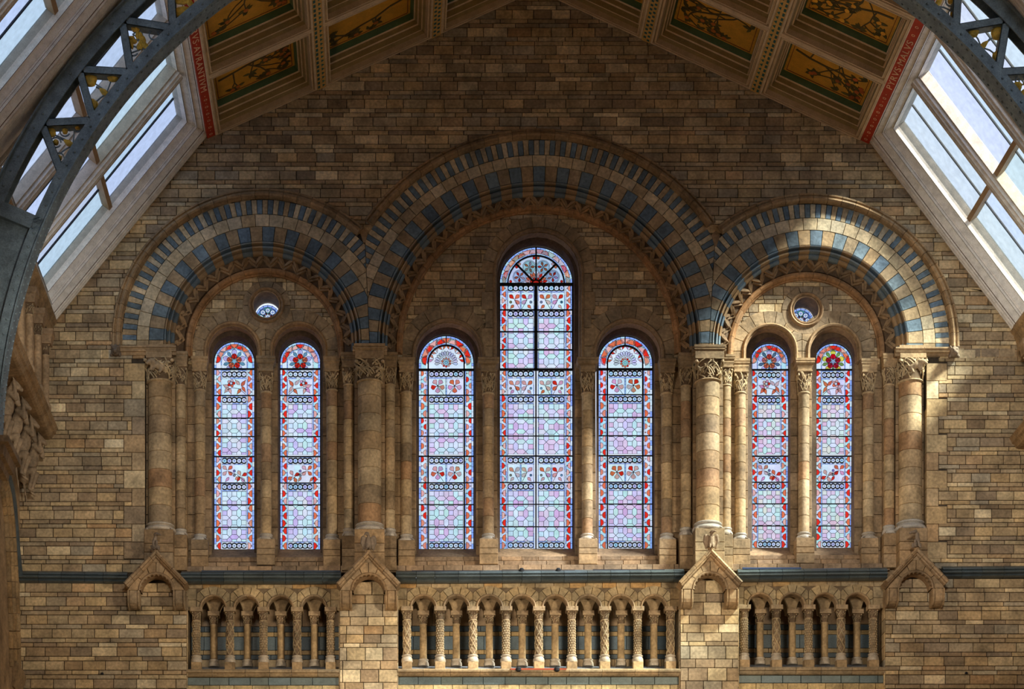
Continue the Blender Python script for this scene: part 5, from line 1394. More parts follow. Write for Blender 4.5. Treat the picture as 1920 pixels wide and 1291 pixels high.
# ================================================================== roof: skylights, ceiling panels
BAY = 6.6
def slope(K, E):
    k0, e0 = Vector(Rr(*K, 0)), Vector(Rr(*E, 0)); d = e0-k0; L = d.length; u = d/L; n = Vector((u.z, 0, -u.x))
    if n.z < 0: n = -n
    return k0, u, n, L
ROOFL = slope((390, 245), (95, 605)); ROOFR = slope((1628, 255), (1915, 635))
def SF(S):
    k0, u, n, L = S
    return lambda a, v, h: tuple(k0+u*a+n*h+Vector((0, -v, 0)))
CR = (.80, .76, .70); CRD = (.56, .49, .40); BRN = (.20, .13, .08)
def skylight(S, bay, num, label, right):
    f = SF(S); L = S[3]; v0 = bay*BAY+(0 if bay == 0 else .26); v1 = (bay+1)*BAY-.26
    root = empty('window_%d' % num, f(L, (v0+v1)/2, 0), label=label, kind='structure')
    GRV = (.16, .12, .09); FL = (.86, .86, .85)
    steps = [(0, .1, CR), (0, -.10, CR), (.02, -.13, CR), (.05, -.13, CR), (.06, -.08, GRV), (.075, -.08, GRV), (.08, -.12, CR), (.105, -.14, CR), (.13, -.12, CR), (.14, -.05, GRV), (.155, -.05, GRV), (.16, -.08, CR), (.185, -.08, CR), (.19, -.02, GRV),
             (.21, -.01, FL), (.35, .09, FL), (.355, .06, GRV), (.37, .06, CR), (.375, .10, GRV), (.385, .10, CR), (.39, .13, CR), (.40, .13, FL), (.52, .24, FL), (.525, .20, GRV), (.545, .20, CR), (.55, .26, CR), (.56, .30, (.5, .5, .46)), (.60, .42, (.5, .5, .46))]
    prof = [(v_*.56, v_*1.03, h_ if h_ > 0 else h_*.45) for v_, h_, c_ in steps]; fcols = [c_ for v_, h_, c_ in steps]
    mb = MB(); frame_rings(mb, f, 0, L, v0, v1, prof, fcols); build(mb, 'window_frame', PLASTER, root)
    a0, a1, b0, b1 = .345, L-.345, v0+.62, v1-.62; GH = .40
    nm = 3; wv = (b1-b0)/nm; am = a0+(a1-a0)*.53
    def bx(u0, u1, w0, w1, h0, h1, c, nm_, m=PLASTER):
        mb = MB(); mb.loft([[f(u0, w0, h), f(u1, w0, h), f(u1, w1, h), f(u0, w1, h)] for h in (h0, h1)], c); build(mb, nm_, m, root)
    for i in range(1, nm):
        c = b0+wv*i; mb = MB()
        for w_, h0, h1, cc in ((.15, .22, .42, CRD), (.11, .16, .24, CR), (.06, .12, .18, CR), (.03, .10, .14, CRD)):
            mb.loft([[f(a0-.05, c-w_, h), f(a1+.05, c-w_, h), f(a1+.05, c+w_, h), f(a0-.05, c+w_, h)] for h in (h0, h1)], cc)
        build(mb, 'mullion', PLASTER, root)
    for i in range(nm):
        c0, c1 = b0+wv*i+(.15 if i else 0), b0+wv*(i+1)-(.15 if i < nm-1 else 0)
        bx(am-.045, am+.045, c0, c1, .25, .44, (.26, .17, .09), 'transom', PAINT)
        m_ = c0+(c1-c0)*(.42 if i != 1 else .55)
        bx(a0, a1, m_-.012, m_+.012, .385, .42, (.03, .03, .04), 'glazing_bar', DIRON)
        for (p0, p1) in ((a0, am-.045), (am+.045, a1)):
            for q0, q1 in ((c0, m_-.014), (m_+.014, c1)):
                mb = MB(); t = (.80, .86, .93) if not right else (.78, .85, .90); t = tuple(x*rnd.uniform(.95, 1.02) for x in t)
                mb.loft([[f(p0, q0, h), f(p1, q0, h), f(p1, q1, h), f(p0, q1, h)] for h in (GH, GH+.008)], t); build(mb, 'pane', SKYGLASS, root)
    return root
for b in range(2):
    skylight(ROOFL, b, 10+b, ('sloping roof skylight on the left next to the end wall', 'sloping roof skylight on the left beyond the iron truss')[b], False)
    skylight(ROOFR, b, 12+b, ('sloping roof skylight on the right next to the end wall', 'sloping roof skylight on the right beyond the iron truss')[b], True)
# further bays toward the other end of the hall (behind and above the camera): same glazing, fewer pieces
for S, sd in ((ROOFL, 'left'), (ROOFR, 'right')):
    f = SF(S); L = S[3]; mb = MB()
    for b in range(2, 7):
        v0, v1 = b*BAY, (b+1)*BAY
        for (u0, u1, w0, w1) in ((0, .35, v0, v1), (L-.35, L, v0, v1), (.35, L-.35, v0, v0+.7), (.35, L-.35, v1-.7, v1), (.35, L-.35, v0+2.2, v0+2.5), (.35, L-.35, v0+4.1, v0+4.4), (2.3, 2.45, v0+.7, v1-.7)):
            mb.loft([[f(u0, w0, h), f(u1, w0, h), f(u1, w1, h), f(u0, w1, h)] for h in (0, .4)], CR)
    build(mb, 'trim_roof_'+sd, PLASTER, None, label='framing of the further %s skylights over the hall' % sd, kind='structure')
    for b in (1, 2):
        mb = MB(); v = b*BAY
        for w_, h0, h1, c in ((.27, 0.0, .45, CRD), (.2, -.03, .0, CR)):
            mb.loft([[f(-.1, v-w_, h), f(L+.1, v-w_, h), f(L+.1, v+w_, h), f(-.1, v+w_, h)] for h in (h0, h1)], c)
        build(mb, 'trim_rafter_%s_%d' % (sd, b), PLASTER, None, label='moulded rafter between the %s skylights, %s from the end wall' % (sd, ('first', 'second')[b-1]), kind='structure')
# ---- ceiling slopes
def ceil_frame(K, A):
    k0, a0 = Vector(Rr(*K, 0)), Vector(Rr(*A, 0)); d = a0-k0; L = d.length; u = d/L; n = Vector((-u.z, 0, u.x))
    if n.z < 0: n = -n
    return k0, u, n, L
CL = ceil_frame((390, 245), (1007, -33.4)); CRR = ceil_frame((1628, 255), (1007, -33.4))
cl = empty('ceiling', P(1007, -33, -3), label='painted and gilded timber ceiling of two slopes above the gable', kind='structure')
PROJ = [(x_, x_, h_) for x_, h_ in ((0, .02), (0, -.14), (.012, -.155), (.05, -.155), (.065, -.12), (.085, -.12), (.09, -.15), (.11, -.15), (.12, -.06), (.14, .0), (.15, .02), (.17, .0), (.175, .10), (.19, .12), (.2, .2), (.22, .22), (.235, .342), (.25, .342))]
CREAM = (.50, .40, .27); CDK = (.34, .25, .15); OLV = (.10, .085, .04); GF = (.50, .27, .04)
OL2 = (.24, .18, .08); GRN_ = (.07, .13, .07)
PC = [CREAM, CREAM, CREAM, CDK, CREAM, CREAM, CREAM, CDK, OL2, CREAM, CREAM, OL2, CREAM, OL2, CREAM, GRN_, GRN_]
ROW = 2.18
def panel(S, f, u0, u1, v0, v1, seed, label, fruit):
    r = random.Random(seed); root = empty('painted_panel', f((u0+u1)/2, (v0+v1)/2, 0), label=label, cat='ceiling panel', group='painted ceiling panels')
    mb = MB(); frame_rings(mb, f, u0, u1, v0, v1, PROJ, PC); build(mb, 'panel_frame', PAINT, root)
    a0, a1, b0, b1 = u0+.24, u1-.24, v0+.24, v1-.24; h = .322
    mb = MB(); q = [f(a0, b0, h+.01), f(a1, b0, h+.01), f(a1, b1, h+.01), f(a0, b1, h+.01)]; mb.loft([q, [f(a0, b0, h+.05), f(a1, b0, h+.05), f(a1, b1, h+.05), f(a0, b1, h+.05)]], GF); root = build(mb, 'gilded_field', PAINT, root)
    mb = MB(); e = .05
    for (c0, c1, d0, d1) in ((a0+e, a1-e, b0+e, b0+e+.012), (a0+e, a1-e, b1-e-.012, b1-e), (a0+e, a0+e+.012, b0+e, b1-e), (a1-e-.012, a1-e, b0+e, b1-e)):
        mb.loft([[f(c0, d0, z), f(c1, d0, z), f(c1, d1, z), f(c0, d1, z)] for z in (h+.002, h+.012)], (.16, .05, .02))
    build(mb, 'painted_line', PAINT, root)
    mb = MB(); lf = MB(); fr = MB()
    inr = lambda a, b: (max(a0+.09, min(a1-.09, a)), max(b0+.09, min(b1-.09, b)))
    def leaf(a, b, an, l, w, c):
        pts = [(0, 0), (l*.35, w), (l*.7, w*.75), (l, 0), (l*.7, -w*.75), (l*.35, -w)]
        P_ = [(a+x*math.cos(an)-y*math.sin(an), b+x*math.sin(an)+y*math.cos(an)) for x, y in pts]
        if any(not (a0+.06 < x < a1-.06 and b0+.06 < y < b1-.06) for x, y in P_): return
        lf.loft([[f(x, y, h+.001) for x, y in P_], [f(x, y, h+.011) for x, y in P_]], vary(c, .2, r))
    def twig(a, b, an, L_, w0, depth):
        pts = [(a, b)]; n = 5
        for i in range(n):
            an += r.uniform(-.35, .35); a += math.cos(an)*L_/n; b += math.sin(an)*L_/n
            if not (a0+.07 < a < a1-.07 and b0+.07 < b < b1-.07): break
            pts.append((a, b))
        for i in range(len(pts)-1):
            (x, y), (x2, y2) = pts[i], pts[i+1]; l = math.hypot(x2-x, y2-y) or 1; w = w0*(1-.5*i/n); nx, ny = -(y2-y)/l*w, (x2-x)/l*w
            mb.loft([[f(x+nx, y+ny, z), f(x2+nx, y2+ny, z), f(x2-nx, y2-ny, z), f(x-nx, y-ny, z)] for z in (h-.001, h+.011)], (.085, .065, .03))
        if depth > 0:
            for i in range(1, len(pts)): 
                if r.random() < .85: twig(pts[i][0], pts[i][1], an+r.choice((-1, 1))*r.uniform(.6, 1.2), L_*.6, w0*.65, depth-1)
        e_ = pts[-1]
        for i in range(r.randint(5, 8)): leaf(e_[0], e_[1], r.uniform(0, 2*PI), r.uniform(.12, .18), r.uniform(.028, .042), (.10, .085, .03))
        if r.random() < .8:
            c_ = [(e_[0]+.05*math.cos(t)*r.uniform(.85, 1.1), e_[1]+.05*math.sin(t)*r.uniform(.85, 1.1)) for t in [2*PI*i/9 for i in range(9)]]
            if all(a0+.05 < x < a1-.05 and b0+.05 < y < b1-.05 for x, y in c_): fr.loft([[f(x, y, h-.003) for x, y in c_], [f(x, y, h+.011) for x, y in c_]], vary(fruit, .15, r))
    side = r.choice((a0+.1, a1-.1)); twig(side, b0+(b1-b0)*r.uniform(.3, .7), 0 if side < (a0+a1)/2 else PI, (a1-a0)*.95, .022, 2)
    twig((a0+a1)/2, b1-.1 if r.random() < .5 else b0+.1, r.choice((-1, 1))*PI/2 if False else (-PI/2 if True else 0), (b1-b0)*.7, .016, 1)
    build(mb, 'painted_branch', PAINT, root)
    if lf.v: build(lf, 'painted_leaf', PAINT, root, kind='stuff')
    if fr.v: build(fr, 'painted_fruit', PAINT, root, kind='stuff')
def cf(S): 
    k0, u, n, L = S; return lambda a, v, h: tuple(k0+u*a+n*h+Vector((0, -v, 0)))
LABP = {('l', 0, 0): 'lowest left painted panel against the wall beside the left red strip, orange twigs', ('l', 0, 1): 'left painted panel in the second row beside the left red strip', ('l', 0, 2): 'left painted panel in the third row beside the left red strip, mostly behind the truss',
        ('l', 1, 0): 'painted panel against the wall, second up the left slope', ('l', 1, 1): 'painted panel in the second row, second up the left slope', ('l', 2, 0): 'painted panel against the wall nearest the ridge on the left slope',
        ('r', 0, 0): 'lowest right painted panel against the wall beside the right red strip', ('r', 0, 1): 'right painted panel in the second row beside the right red strip, with yellow apples', ('r', 0, 2): 'right painted panel in the third row beside the right red strip',
        ('r', 1, 0): 'painted panel against the wall, second up the right slope, red fruit', ('r', 1, 1): 'painted panel in the second row, second up the right slope', ('r', 2, 0): 'painted panel against the wall nearest the ridge on the right slope'}
for side, S, ribs in (('l', CL, (398.5, 597, 812, 1007)), ('r', CRR, (1618.5, 1421, 1217, 1007))):
    f = cf(S); L = S[3]; k0 = Rr(390 if side == 'l' else 1628, 0, 0)[0]
    ur = [abs(Rr(x, 0, 0)[0]-k0)/abs(S[1].x) for x in ribs]
    # closed deck over everything
    mb = MB(); mb.loft([[f(-.2, 0, h), f(L+.05, 0, h), f(L+.05, 7*BAY, h), f(-.2, 7*BAY, h)] for h in (.46, .54)], CDK); build(mb, 'deck', PAINT, cl)
    mb = MB(); mb.loft([[f(0.1, BAY+.2, h), f(L, BAY+.2, h), f(L, 7*BAY, h), f(0.1, 7*BAY, h)] for h in (.1, .4)], (.4, .28, .12)); build(mb, 'further_ceiling', PAINT, cl)
    # ribs with painted diaper pattern
    for i in (1, 2, 3):
        u = ur[i]; w_ = .085 if i < 3 else .12
        mb = MB(); mb.loft([[f(u-w_, 0, h), f(u+w_, 0, h), f(u+w_, BAY, h), f(u-w_, BAY, h)] for h in (-.155, .2)], (.46, .30, .10)); build(mb, 'rib', PAINT, cl)
        mb = MB(); v = .05
        while v < BAY-.1:
            if i % 2:
                for (p, q) in (((-.075, v), (-.045, v+.04)), ):
                    pass
                mb.loft([[f(u+.02, v, h), f(u+.075, v+.05, h), f(u+.02, v+.1, h)] for h in (-.158, -.152)], (.02, .10, .09))
                mb.loft([[f(u-.075, v, h), f(u-.03, v, h), f(u-.03, v+.09, h), f(u-.075, v+.09, h)] for h in (-.158, -.152)], (.02, .08, .08)); v += .15
            else:
                for s_, dv in ((-.065, 0), (.01, .07)): mb.loft([[f(u+s_, v+dv, h), f(u+s_+.05, v+dv, h), f(u+s_+.05, v+dv+.06, h), f(u+s_, v+dv+.06, h)] for h in (-.158, -.152)], (.02, .08, .09))
                v += .14
        build(mb, 'painted_diaper', PAINT, cl, kind='stuff')
    # red lettered strip at the knee, with cornice rolls
    mb = MB(); mb.loft([[f(-.07, 0, h), f(ur[0]+.0, 0, h), f(ur[0], BAY, h), f(-.07, BAY, h)] for h in (-.13, .2)], (.34, .035, .015)); build(mb, 'red_strip', PAINT, cl)
    mb = MB(); g = SF(ROOFL if side == 'l' else ROOFR)
    for (a, b_, h0, h1, c) in ((-.05, .02, -.08, .1, CREAM), ):
        mb.loft([[g(a, 0, h), g(b_, 0, h), g(b_, BAY, h), g(a, BAY, h)] for h in (h0, h1)], c)
    build(mb, 'knee_moulding', PAINT, cl)
    um = ur[0]/2-.035
    mb = MB(); v = .12
    words = 'PYRVS·MALVS' if side == 'r' else 'CITRVS·AVRANTIVM'
    vs = 2.02 if side == 'r' else 1.74
    while v < vs-.1:
        mb.loft([[f(um+.035*math.cos(t), v+.035*math.sin(t), -.134) for t in [2*PI*i/8 for i in range(8)]], [f(um+.02*math.cos(t), v+.02*math.sin(t), -.134) for t in [2*PI*i/8 for i in range(8)]]], (.55, .36, .22), caps=False)
        mb.loft([[f(um+.011*math.cos(t), v+.13+.011*math.sin(t), h) for t in [2*PI*i/6 for i in range(6)]] for h in (-.134, -.128)], (.55, .36, .22)); v += .26
    v = vs+(1.85 if side == 'r' else 2.8)
    while v < BAY-.3:
        mb.loft([[f(um+.035*math.cos(t), v+.035*math.sin(t), -.134) for t in [2*PI*i/8 for i in range(8)]], [f(um+.02*math.cos(t), v+.02*math.sin(t), -.134) for t in [2*PI*i/8 for i in range(8)]]], (.55, .36, .22), caps=False); v += .26
    build(mb, 'painted_rosette', PAINT, cl, kind='stuff')
    # lettering
    cu = bpy.data.curves.new('lettering', 'FONT'); cu.body = words; cu.size = .235; cu.space_character = 1.12; cu.extrude = .002; cu.align_y = 'CENTER'
    lo = bpy.data.objects.new('tmpf', cu); COL.objects.link(lo); dg = bpy.context.evaluated_depsgraph_get(); me = bpy.data.meshes.new_from_object(lo.evaluated_get(dg)); bpy.data.objects.remove(lo)
    mb = MB(); X1 = max(v_.co.x for v_ in me.vertices); lx = (1.66 if side == 'r' else 2.62)/X1; ym = sum((min(v_.co.y for v_ in me.vertices), max(v_.co.y for v_ in me.vertices)))/2; ys_ = .118/(max(v_.co.y for v_ in me.vertices)-min(v_.co.y for v_ in me.vertices))
    vs_ = []
    for v_ in me.vertices:
        x, y, z = v_.co
        if side == 'r': vs_.append(f(um+(y-ym)*ys_, vs+x*lx, -.134-z))
        else: vs_.append(f(um+(y-ym)*ys_, vs+(X1-x)*lx, -.134-z))
    mb.add(vs_, [tuple(p.vertices) for p in me.polygons], (.58, .40, .26)); build(mb, 'lettering', PAINT, cl)
    # panels
    for (s_, c, rw), lab in LABP.items():
        if s_ != side: continue
        ua, ub = ur[c]+(.0 if c == 0 else .085), ur[c+1]-.085
        panel(S, f, ua, ub, rw*ROW+.01, (rw+1)*ROW-.01, hash_(side, c, rw) if False else (ord(side)*31+c*7+rw), lab, (.42, .13, .03) if side == 'l' or c else ((.75, .38, .05) if rw == 1 else (.38, .1, .03)))
    for c in range(3):
        for rw in range(3):
            if (side, c, rw) in LABP: continue
            ua, ub = ur[c]+(.0 if c == 0 else .085), ur[c+1]-.085; mb = MB(); frame_rings(mb, f, ua, ub, rw*ROW+.01, (rw+1)*ROW-.01, PROJ, PC)
            q = [f(ua+.24, rw*ROW+.24, .33), f(ub-.24, rw*ROW+.24, .33), f(ub-.24, (rw+1)*ROW-.24, .33), f(ua+.24, (rw+1)*ROW-.24, .33)]; mb.loft([q, [(p[0], p[1], p[2]+.05) for p in q]], GF); build(mb, 'plain_panel', PAINT, cl)

# ================================================================== arched iron truss, riveted, gilded ornaments
TV = 6.6; TC = Vector(Rr(1004.5, 1061, -TV)); TRr = 8.90
tr = empty('iron_truss', (TC.x, -TV, TC.z), label='great arched roof truss of riveted blue-grey iron with gilded leaf ornaments', cat='roof truss')
def tp(a, r, dy=0.0): return (TC.x-r*math.cos(a), -TV+dy, TC.z+r*math.sin(a))
def arcplate(r0, r1, y0, y1, a0, a1, n, name):
    mb = MB(); mb.loft([[tp(a0+(a1-a0)*i/n, r, y) for r, y in ((r0, y0), (r1, y0), (r1, y1), (r0, y1))] for i in range(n+1)], (.1, .1, .1)); build(mb, name, IRON, tr)
WD = .19
arcplate(TRr, TRr+.025, -WD, WD, .02, PI-.02, 90, 'inner_flange')
arcplate(TRr+.02, TRr+.20, -.13, -.105, .02, PI-.02, 90, 'inner_chord')
arcplate(TRr+.02, TRr+.20, .105, .13, .02, PI-.02, 90, 'inner_chord')
RO = TRr+.74
arcplate(RO+.20, RO+.225, -WD, WD, .02, PI-.02, 90, 'outer_flange')
arcplate(RO, RO+.21, -.13, -.105, .02, PI-.02, 90, 'outer_chord'); arcplate(RO, RO+.21, .105, .13, .02, PI-.02, 90, 'outer_chord')
def strut(a0, r0, a1, r1, w, name='strut'):
    p, q = Vector(tp(a0, r0)), Vector(tp(a1, r1)); d = (q-p).normalized(); n_ = Vector((-d.z, 0, d.x))*w/2
    for y in (-.128, .10):
        pass
    mb = MB()
    for y0, y1 in ((-.10, -.075), (.075, .10)): mb.loft([[tuple(c+Vector((0, y, 0))) for c in (p+n_, q+n_, q-n_, p-n_)] for y in (y0, y1)], (.1, .1, .1))
    for s_ in (-1, 1): mb.loft([[tuple(p+n_*s_+Vector((0, y, 0))), tuple(q+n_*s_+Vector((0, y, 0))), tuple(q+n_*s_*.86+Vector((0, y, 0))), tuple(p+n_*s_*.86+Vector((0, y, 0)))] for y in (-.1, .1)], (.1, .1, .1))
    build(mb, name, IRON, tr)
NB = 0
da = .1065
def ornament(am, kind, seed):
    """gilded spray in a triangle; tip at the outer chord, foot on the inner chord"""
    r = random.Random(seed); im = MB(); subs = []; am = am
    def q(t, s_): return Vector(tp(am+s_*.040, TRr+.20+t*.56))
    im.tube([tuple(q(-.05, 0)), tuple(q(.2, .03)), tuple(q(.45, -.02))], .016, (.1, .1, .1), 5)
    def lf_(t, s_, ang, l, w, nm='gilded_leaf', th=.02):
        l *= 1.12; w *= 1.25; c = q(t, s_); ra = Vector((c.x-TC.x, 0, c.z-TC.z)).normalized(); ta = Vector((ra.z, 0, -ra.x)); d = ra*math.cos(ang)+ta*math.sin(ang); e = Vector((d.z, 0, -d.x)); pts = [(0, 0), (l*.25, w*.8), (l*.6, w), (l*.88, w*.5), (l, 0), (l*.88, -w*.5), (l*.6, -w), (l*.25, -w*.8)]
        R0 = [tuple(c+d*x+e*y+Vector((0, -th, 0))) for x, y in pts]; R1 = [(a, b+2*th, z) for a, b, z in R0]; m_ = tuple(c+d*l*.5+Vector((0, -th*2.4, 0)))
        mb = MB(); mb.loft([R0, R1], (.5, .4, .1), caps=False); mb.add(R0+[m_], [(i, (i+1) % 8, 8) for i in range(8)], (.5, .4, .1)); mb.add(R1, [tuple(range(8))[::-1]], (.5, .4, .1)); subs.append((nm, mb))
    def disc(t, s_, rad):
        c = q(t, s_); mb = MB(); mb.loft([[(c.x+rad*k_*math.cos(x)*(1+.06*math.sin(5*x)), c.y+dy, c.z+rad*k_*math.sin(x)*(1+.06*math.sin(5*x))) for x in [2*PI*i/14 for i in range(14)]] for dy, k_ in ((-.05, .3), (-.035, .75), (-.01, 1), (.02, .95))], (.5, .4, .1)); subs.append(('gilded_fruit', mb))
    def ringt(t, s_, rad):
        c = q(t, s_); im.tube([(c.x+rad*math.cos(x), c.y, c.z+rad*math.sin(x)) for x in [2*PI*i/12*.92 for i in range(13)]], .014, (.1, .1, .1), 4)
    def link_(a, b): im.tube([tuple(q(*a)), tuple((q(*a)+q(*b))/2+Vector((.01, 0, .02))), tuple(q(*b))], .013, (.1, .1, .1), 4)
    lf_(-.05, 0, 0, .2, .035, 'gilded_stem')
    if kind == 0:
        for s_, t, an, l, w in ((0, .2, -.6, .27, .055), (0, .22, .5, .24, .05), (-.15, .08, -1.25, .27, .055), (.3, .2, 1.0, .18, .04), (0, .4, .05, .28, .06)): lf_(t, s_, an, l, w)
        link_((0, 0), (.4, .05))
    elif kind == 1:
        for t, s_, rad in ((.70, .05, .11), (.24, -.75, .10), (.27, .78, .098)): disc(t, s_, rad)
        link_((0, 0), (.6, .05)); link_((.1, 0), (.22, -.7)); link_((.1, 0), (.26, .7))
    elif kind == 2:
        for t, s_ in ((.2, -.75), (.22, .8), (.45, .35), (.5, -.25)): ringt(t, s_, .08); disc(t, s_, .046)
        lf_(.6, 0, 0, .16, .06); link_((0, 0), (.62, 0)); link_((.05, 0), (.25, -.6)); link_((.05, 0), (.25, .6))
    else:
        for i in range(10): lf_(r.uniform(.05, .6), r.uniform(-.75, .75)*(1-.4*i/10), r.uniform(-1.4, 1.4), r.uniform(.1, .15), .03)
        for t, s_ in ((.2, .6), (.3, -.5), (.5, .1)): ringt(t, s_, .075)
        link_((0, 0), (.65, 0)); link_((.05, 0), (.3, -.6))
    o = build(im, 'ornament', IRON, tr)
    for nm, mb in subs: build(mb, nm, GOLD, o)
AN0 = .50      # first node above the solid springer plate
kseq = {'L': [2, 1, 3, 0, 2, 1, 3], 'R': [2, 3, 1, 2, 1, 3, 0]}
def half(side):
    for i in range(11):
        a0 = AN0+i*da
        aa = a0 if side == 'L' else PI-a0; ab = a0+da if side == 'L' else PI-(a0+da)
        no = a0+da*.52; nao = no if side == 'L' else PI-no
        strut(aa, TRr+.14, nao, RO+.06, .125); strut(ab, TRr+.14, nao, RO+.06, .12)
        if i < 7: ornament(a0+da*.5 if side == 'L' else PI-(a0+da*.5), kseq[side][i], 900+i)
half('L'); half('R')
for side in (0, 1):     # solid web plate over the springing, stiffener and cap
    a0, a1 = (.02, AN0-.1) if side == 0 else (PI-AN0+.1, PI-.02)
    arcplate(TRr+.1, RO+.1, -.03, .03, a0, a1, 16, 'web_plate')
    e = a1 if side == 0 else a0
    mb = MB(); mb.loft([[tp(e-.012+.024*t, r, y) for r, y in ((TRr+.02, -.13), (RO+.3, -.13), (RO+.3, .13), (TRr+.02, .13))] for t in (0, 1)], (.1, .1, .1)); build(mb, 'stiffener', IRON, tr)
# rivets
rv = MB()
def rivet(p, d):
    mb = rv; x, y, z = p; d = Vector(d); a = d.orthogonal().normalized(); b = d.cross(a); C = Vector(p)
    mb.loft([[tuple(C+d*h+(a*math.cos(t)+b*math.sin(t))*k) for t in [2*PI*i/6 for i in range(6)]] for h, k in ((0, .024), (.014, .018), (.02, .005))], (.1, .1, .1))
for side in (0, 1):
    n = 110
    for i in range(n):
        a = .04+1.45*i/n; a = a if side == 0 else PI-a
        for yy in (-.12, .12): 
            p = tp(a, TRr, yy); rivet(p, (Vector((TC.x, p[1], TC.z))-Vector(p)).normalized())
        if i % 2 == 0: rivet(tp(a, TRr+.11, -.13), (0, -1, 0)); rivet(tp(a, RO+.11, -.13), (0, -1, 0))
build(rv, 'rivet', IRON, tr, kind='stuff')

# ================================================================== side galleries and lower side walls
for sd in (-1, 1):
    nm = 'left' if sd < 0 else 'right'; r = random.Random(55+sd)
    def M(px): return px if sd < 0 else 2010-px+(-8 if sd > 0 else 0)     # mirrored about the hall axis
    X = lambda px: wx(M(px), 0); Z = lambda py: wz(py+(18 if sd > 0 and py < 860 else 0), 0)
    w = empty('wall_'+nm, (X(37), -5, Z(1291)), label='%s side wall of the hall with its open upper gallery' % nm, kind='structure')
    def slab(xa, xb, za, zb, ya, yb, c, name, m=STONE, ch=0):
        mb = MB(); x0, x1 = sorted((X(xa), X(xb))); z0, z1 = sorted((Z(za), Z(zb))); mb.box((x0, ya, z0), (x1, yb, z1), c, ch); return build(mb, name, m, w)
    # lower wall (to the floor), extended down the hall
    mb = MB(); x0, x1 = sorted((X(37), X(-30))); mb.box((x0, -7*BAY, 0), (x1, .2, Z(860)), (0.324, 0.223, 0.128)); build(mb, 'lower_wall', STONE, w)
    # cornice of the gallery at the eaves
    prof = [(50, 600), (106, 598), (107, 604), (104, 609), (101, 611), (101, 616), (98, 620), (96, 628), (95, 634), (50, 634)]
    for i in range(6):
        ya, yb = -i*1.1+.0, -(i+1)*1.1+.01; mb = MB(); mb.loft([[(X(a), y, Z(b)) for a, b in prof] for y in (ya, yb)], vary((0.351, 0.230, 0.121), .12, r)); build(mb, 'cornice_stone', STONE, w)
    mb = MB(); mb.loft([[(X(a), y, Z(b)) for a, b in prof] for y in (-6.6, -7*BAY)], (0.351, 0.230, 0.121)); build(mb, 'cornice_run', STONE, w)
    # gallery arcade: piers, arched heads, dark passage behind
    GX0, GX1 = 95, 83; sp = .95
    for i in range(7):
        yc = -.42-sp*i
        # arched head between openings
        seg = MB(); n = 10
        for j in range(n):
            t0, t1 = -1+2*j/n, -1+2*(j+1)/n
            hz = lambda t: 655-26*math.sqrt(max(0, 1-(abs(t))**2))*1.0
            yA, yB = yc-sp/2+sp*(t0+1)/2, yc-sp/2+sp*(t1+1)/2
            k = .62
            zA = 660 if abs(t0) > k else 655-30*math.sqrt(1-(t0/k)**2); zB = 660 if abs(t1) > k else 655-30*math.sqrt(1-(t1/k)**2)
            seg.loft([[(X(x), yA, Z(634)), (X(x), yB, Z(634)), (X(x), yB, Z(zB)), (X(x), yA, Z(zA))] for x in (GX0, GX1)], (0.365, 0.250, 0.135))
        build(seg, 'gallery_arch', STONE, w)
        ys = yc-sp/2
        slab(94, 84, 660, 812, ys-.16, ys+.16, vary((0.338, 0.230, 0.135), .1, r), 'gallery_pier')
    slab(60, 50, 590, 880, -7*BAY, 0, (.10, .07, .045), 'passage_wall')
    slab(100, 37, 806, 812, -7*BAY, 0, (0.324, 0.230, 0.135), 'gallery_floor')
    mb = MB(); x0, x1 = sorted((X(95), X(80))); mb.box((x0, -7*BAY, Z(812)), (x1, -7.1, Z(634)), (0.297, 0.203, 0.121)); build(mb, 'far_gallery_wall', STONE, w)
    # parapet shelf with mouldings
    prof = [(37, 800), (100, 798), (108, 800), (109, 804), (106, 808), (105, 813), (101, 815), (97, 822), (92, 824), (37, 826)]
    for i in range(6):
        ya, yb = -i*1.1, -(i+1)*1.1+.01; mb = MB(); mb.loft([[(X(a), y, Z(b)) for a, b in prof] for y in (ya, yb)], vary((0.351, 0.223, 0.115), .12, r)); build(mb, 'shelf_stone', STONE, w)
    mb = MB(); mb.loft([[(X(a), y, Z(b)) for a, b in prof] for y in (-6.6, -7*BAY)], (0.351, 0.223, 0.115)); build(mb, 'shelf_run', STONE, w)
    # colonnettes of the gallery
    if True:
        for i in range(4 if sd < 0 else 2):
            ys = -.42-sp*i-sp/2+sp*0; xx = X(99); b = (xx, ys, Z(800))
            t = empty('gallery_colonnette', b, label='gallery colonnette on the %s side wall, %s from the end wall' % (nm, ORD[i]), cat='colonnette', group='gallery colonnettes', kind='thing')
            mb = MB(); mb.lathe((xx, ys, b[2]), [(.10, 0), (.11, .04), (.095, .09), (.08, .12)], (0.365, 0.257, 0.149), 14); build(mb, 'base', STONE, t)
            mb = MB(); mb.lathe((xx, ys, b[2]+.12), [(.068, 0), (.068, Z(700)-b[2]-.12)], (0.392, 0.270, 0.155), 14); build(mb, 'shaft', STONE, t, smooth=50)
            place('capital', ACAP[i % 3], (xx, ys, Z(700)), (.068, .068, .11), t)
            z0 = Z(700)+.19; mb = MB()
            rg = [(0, .11), (.06, .115), (.14, .13), (.16, .15), (.24, .155), (.26, .15)]
            mb.loft([[(xx-e, ys-e, z0+h), (xx+e, ys-e, z0+h), (xx+e, ys+e, z0+h), (xx-e, ys+e, z0+h)] for h, e in rg], (0.338, 0.230, 0.135)); build(mb, 'impost', STONE, t)
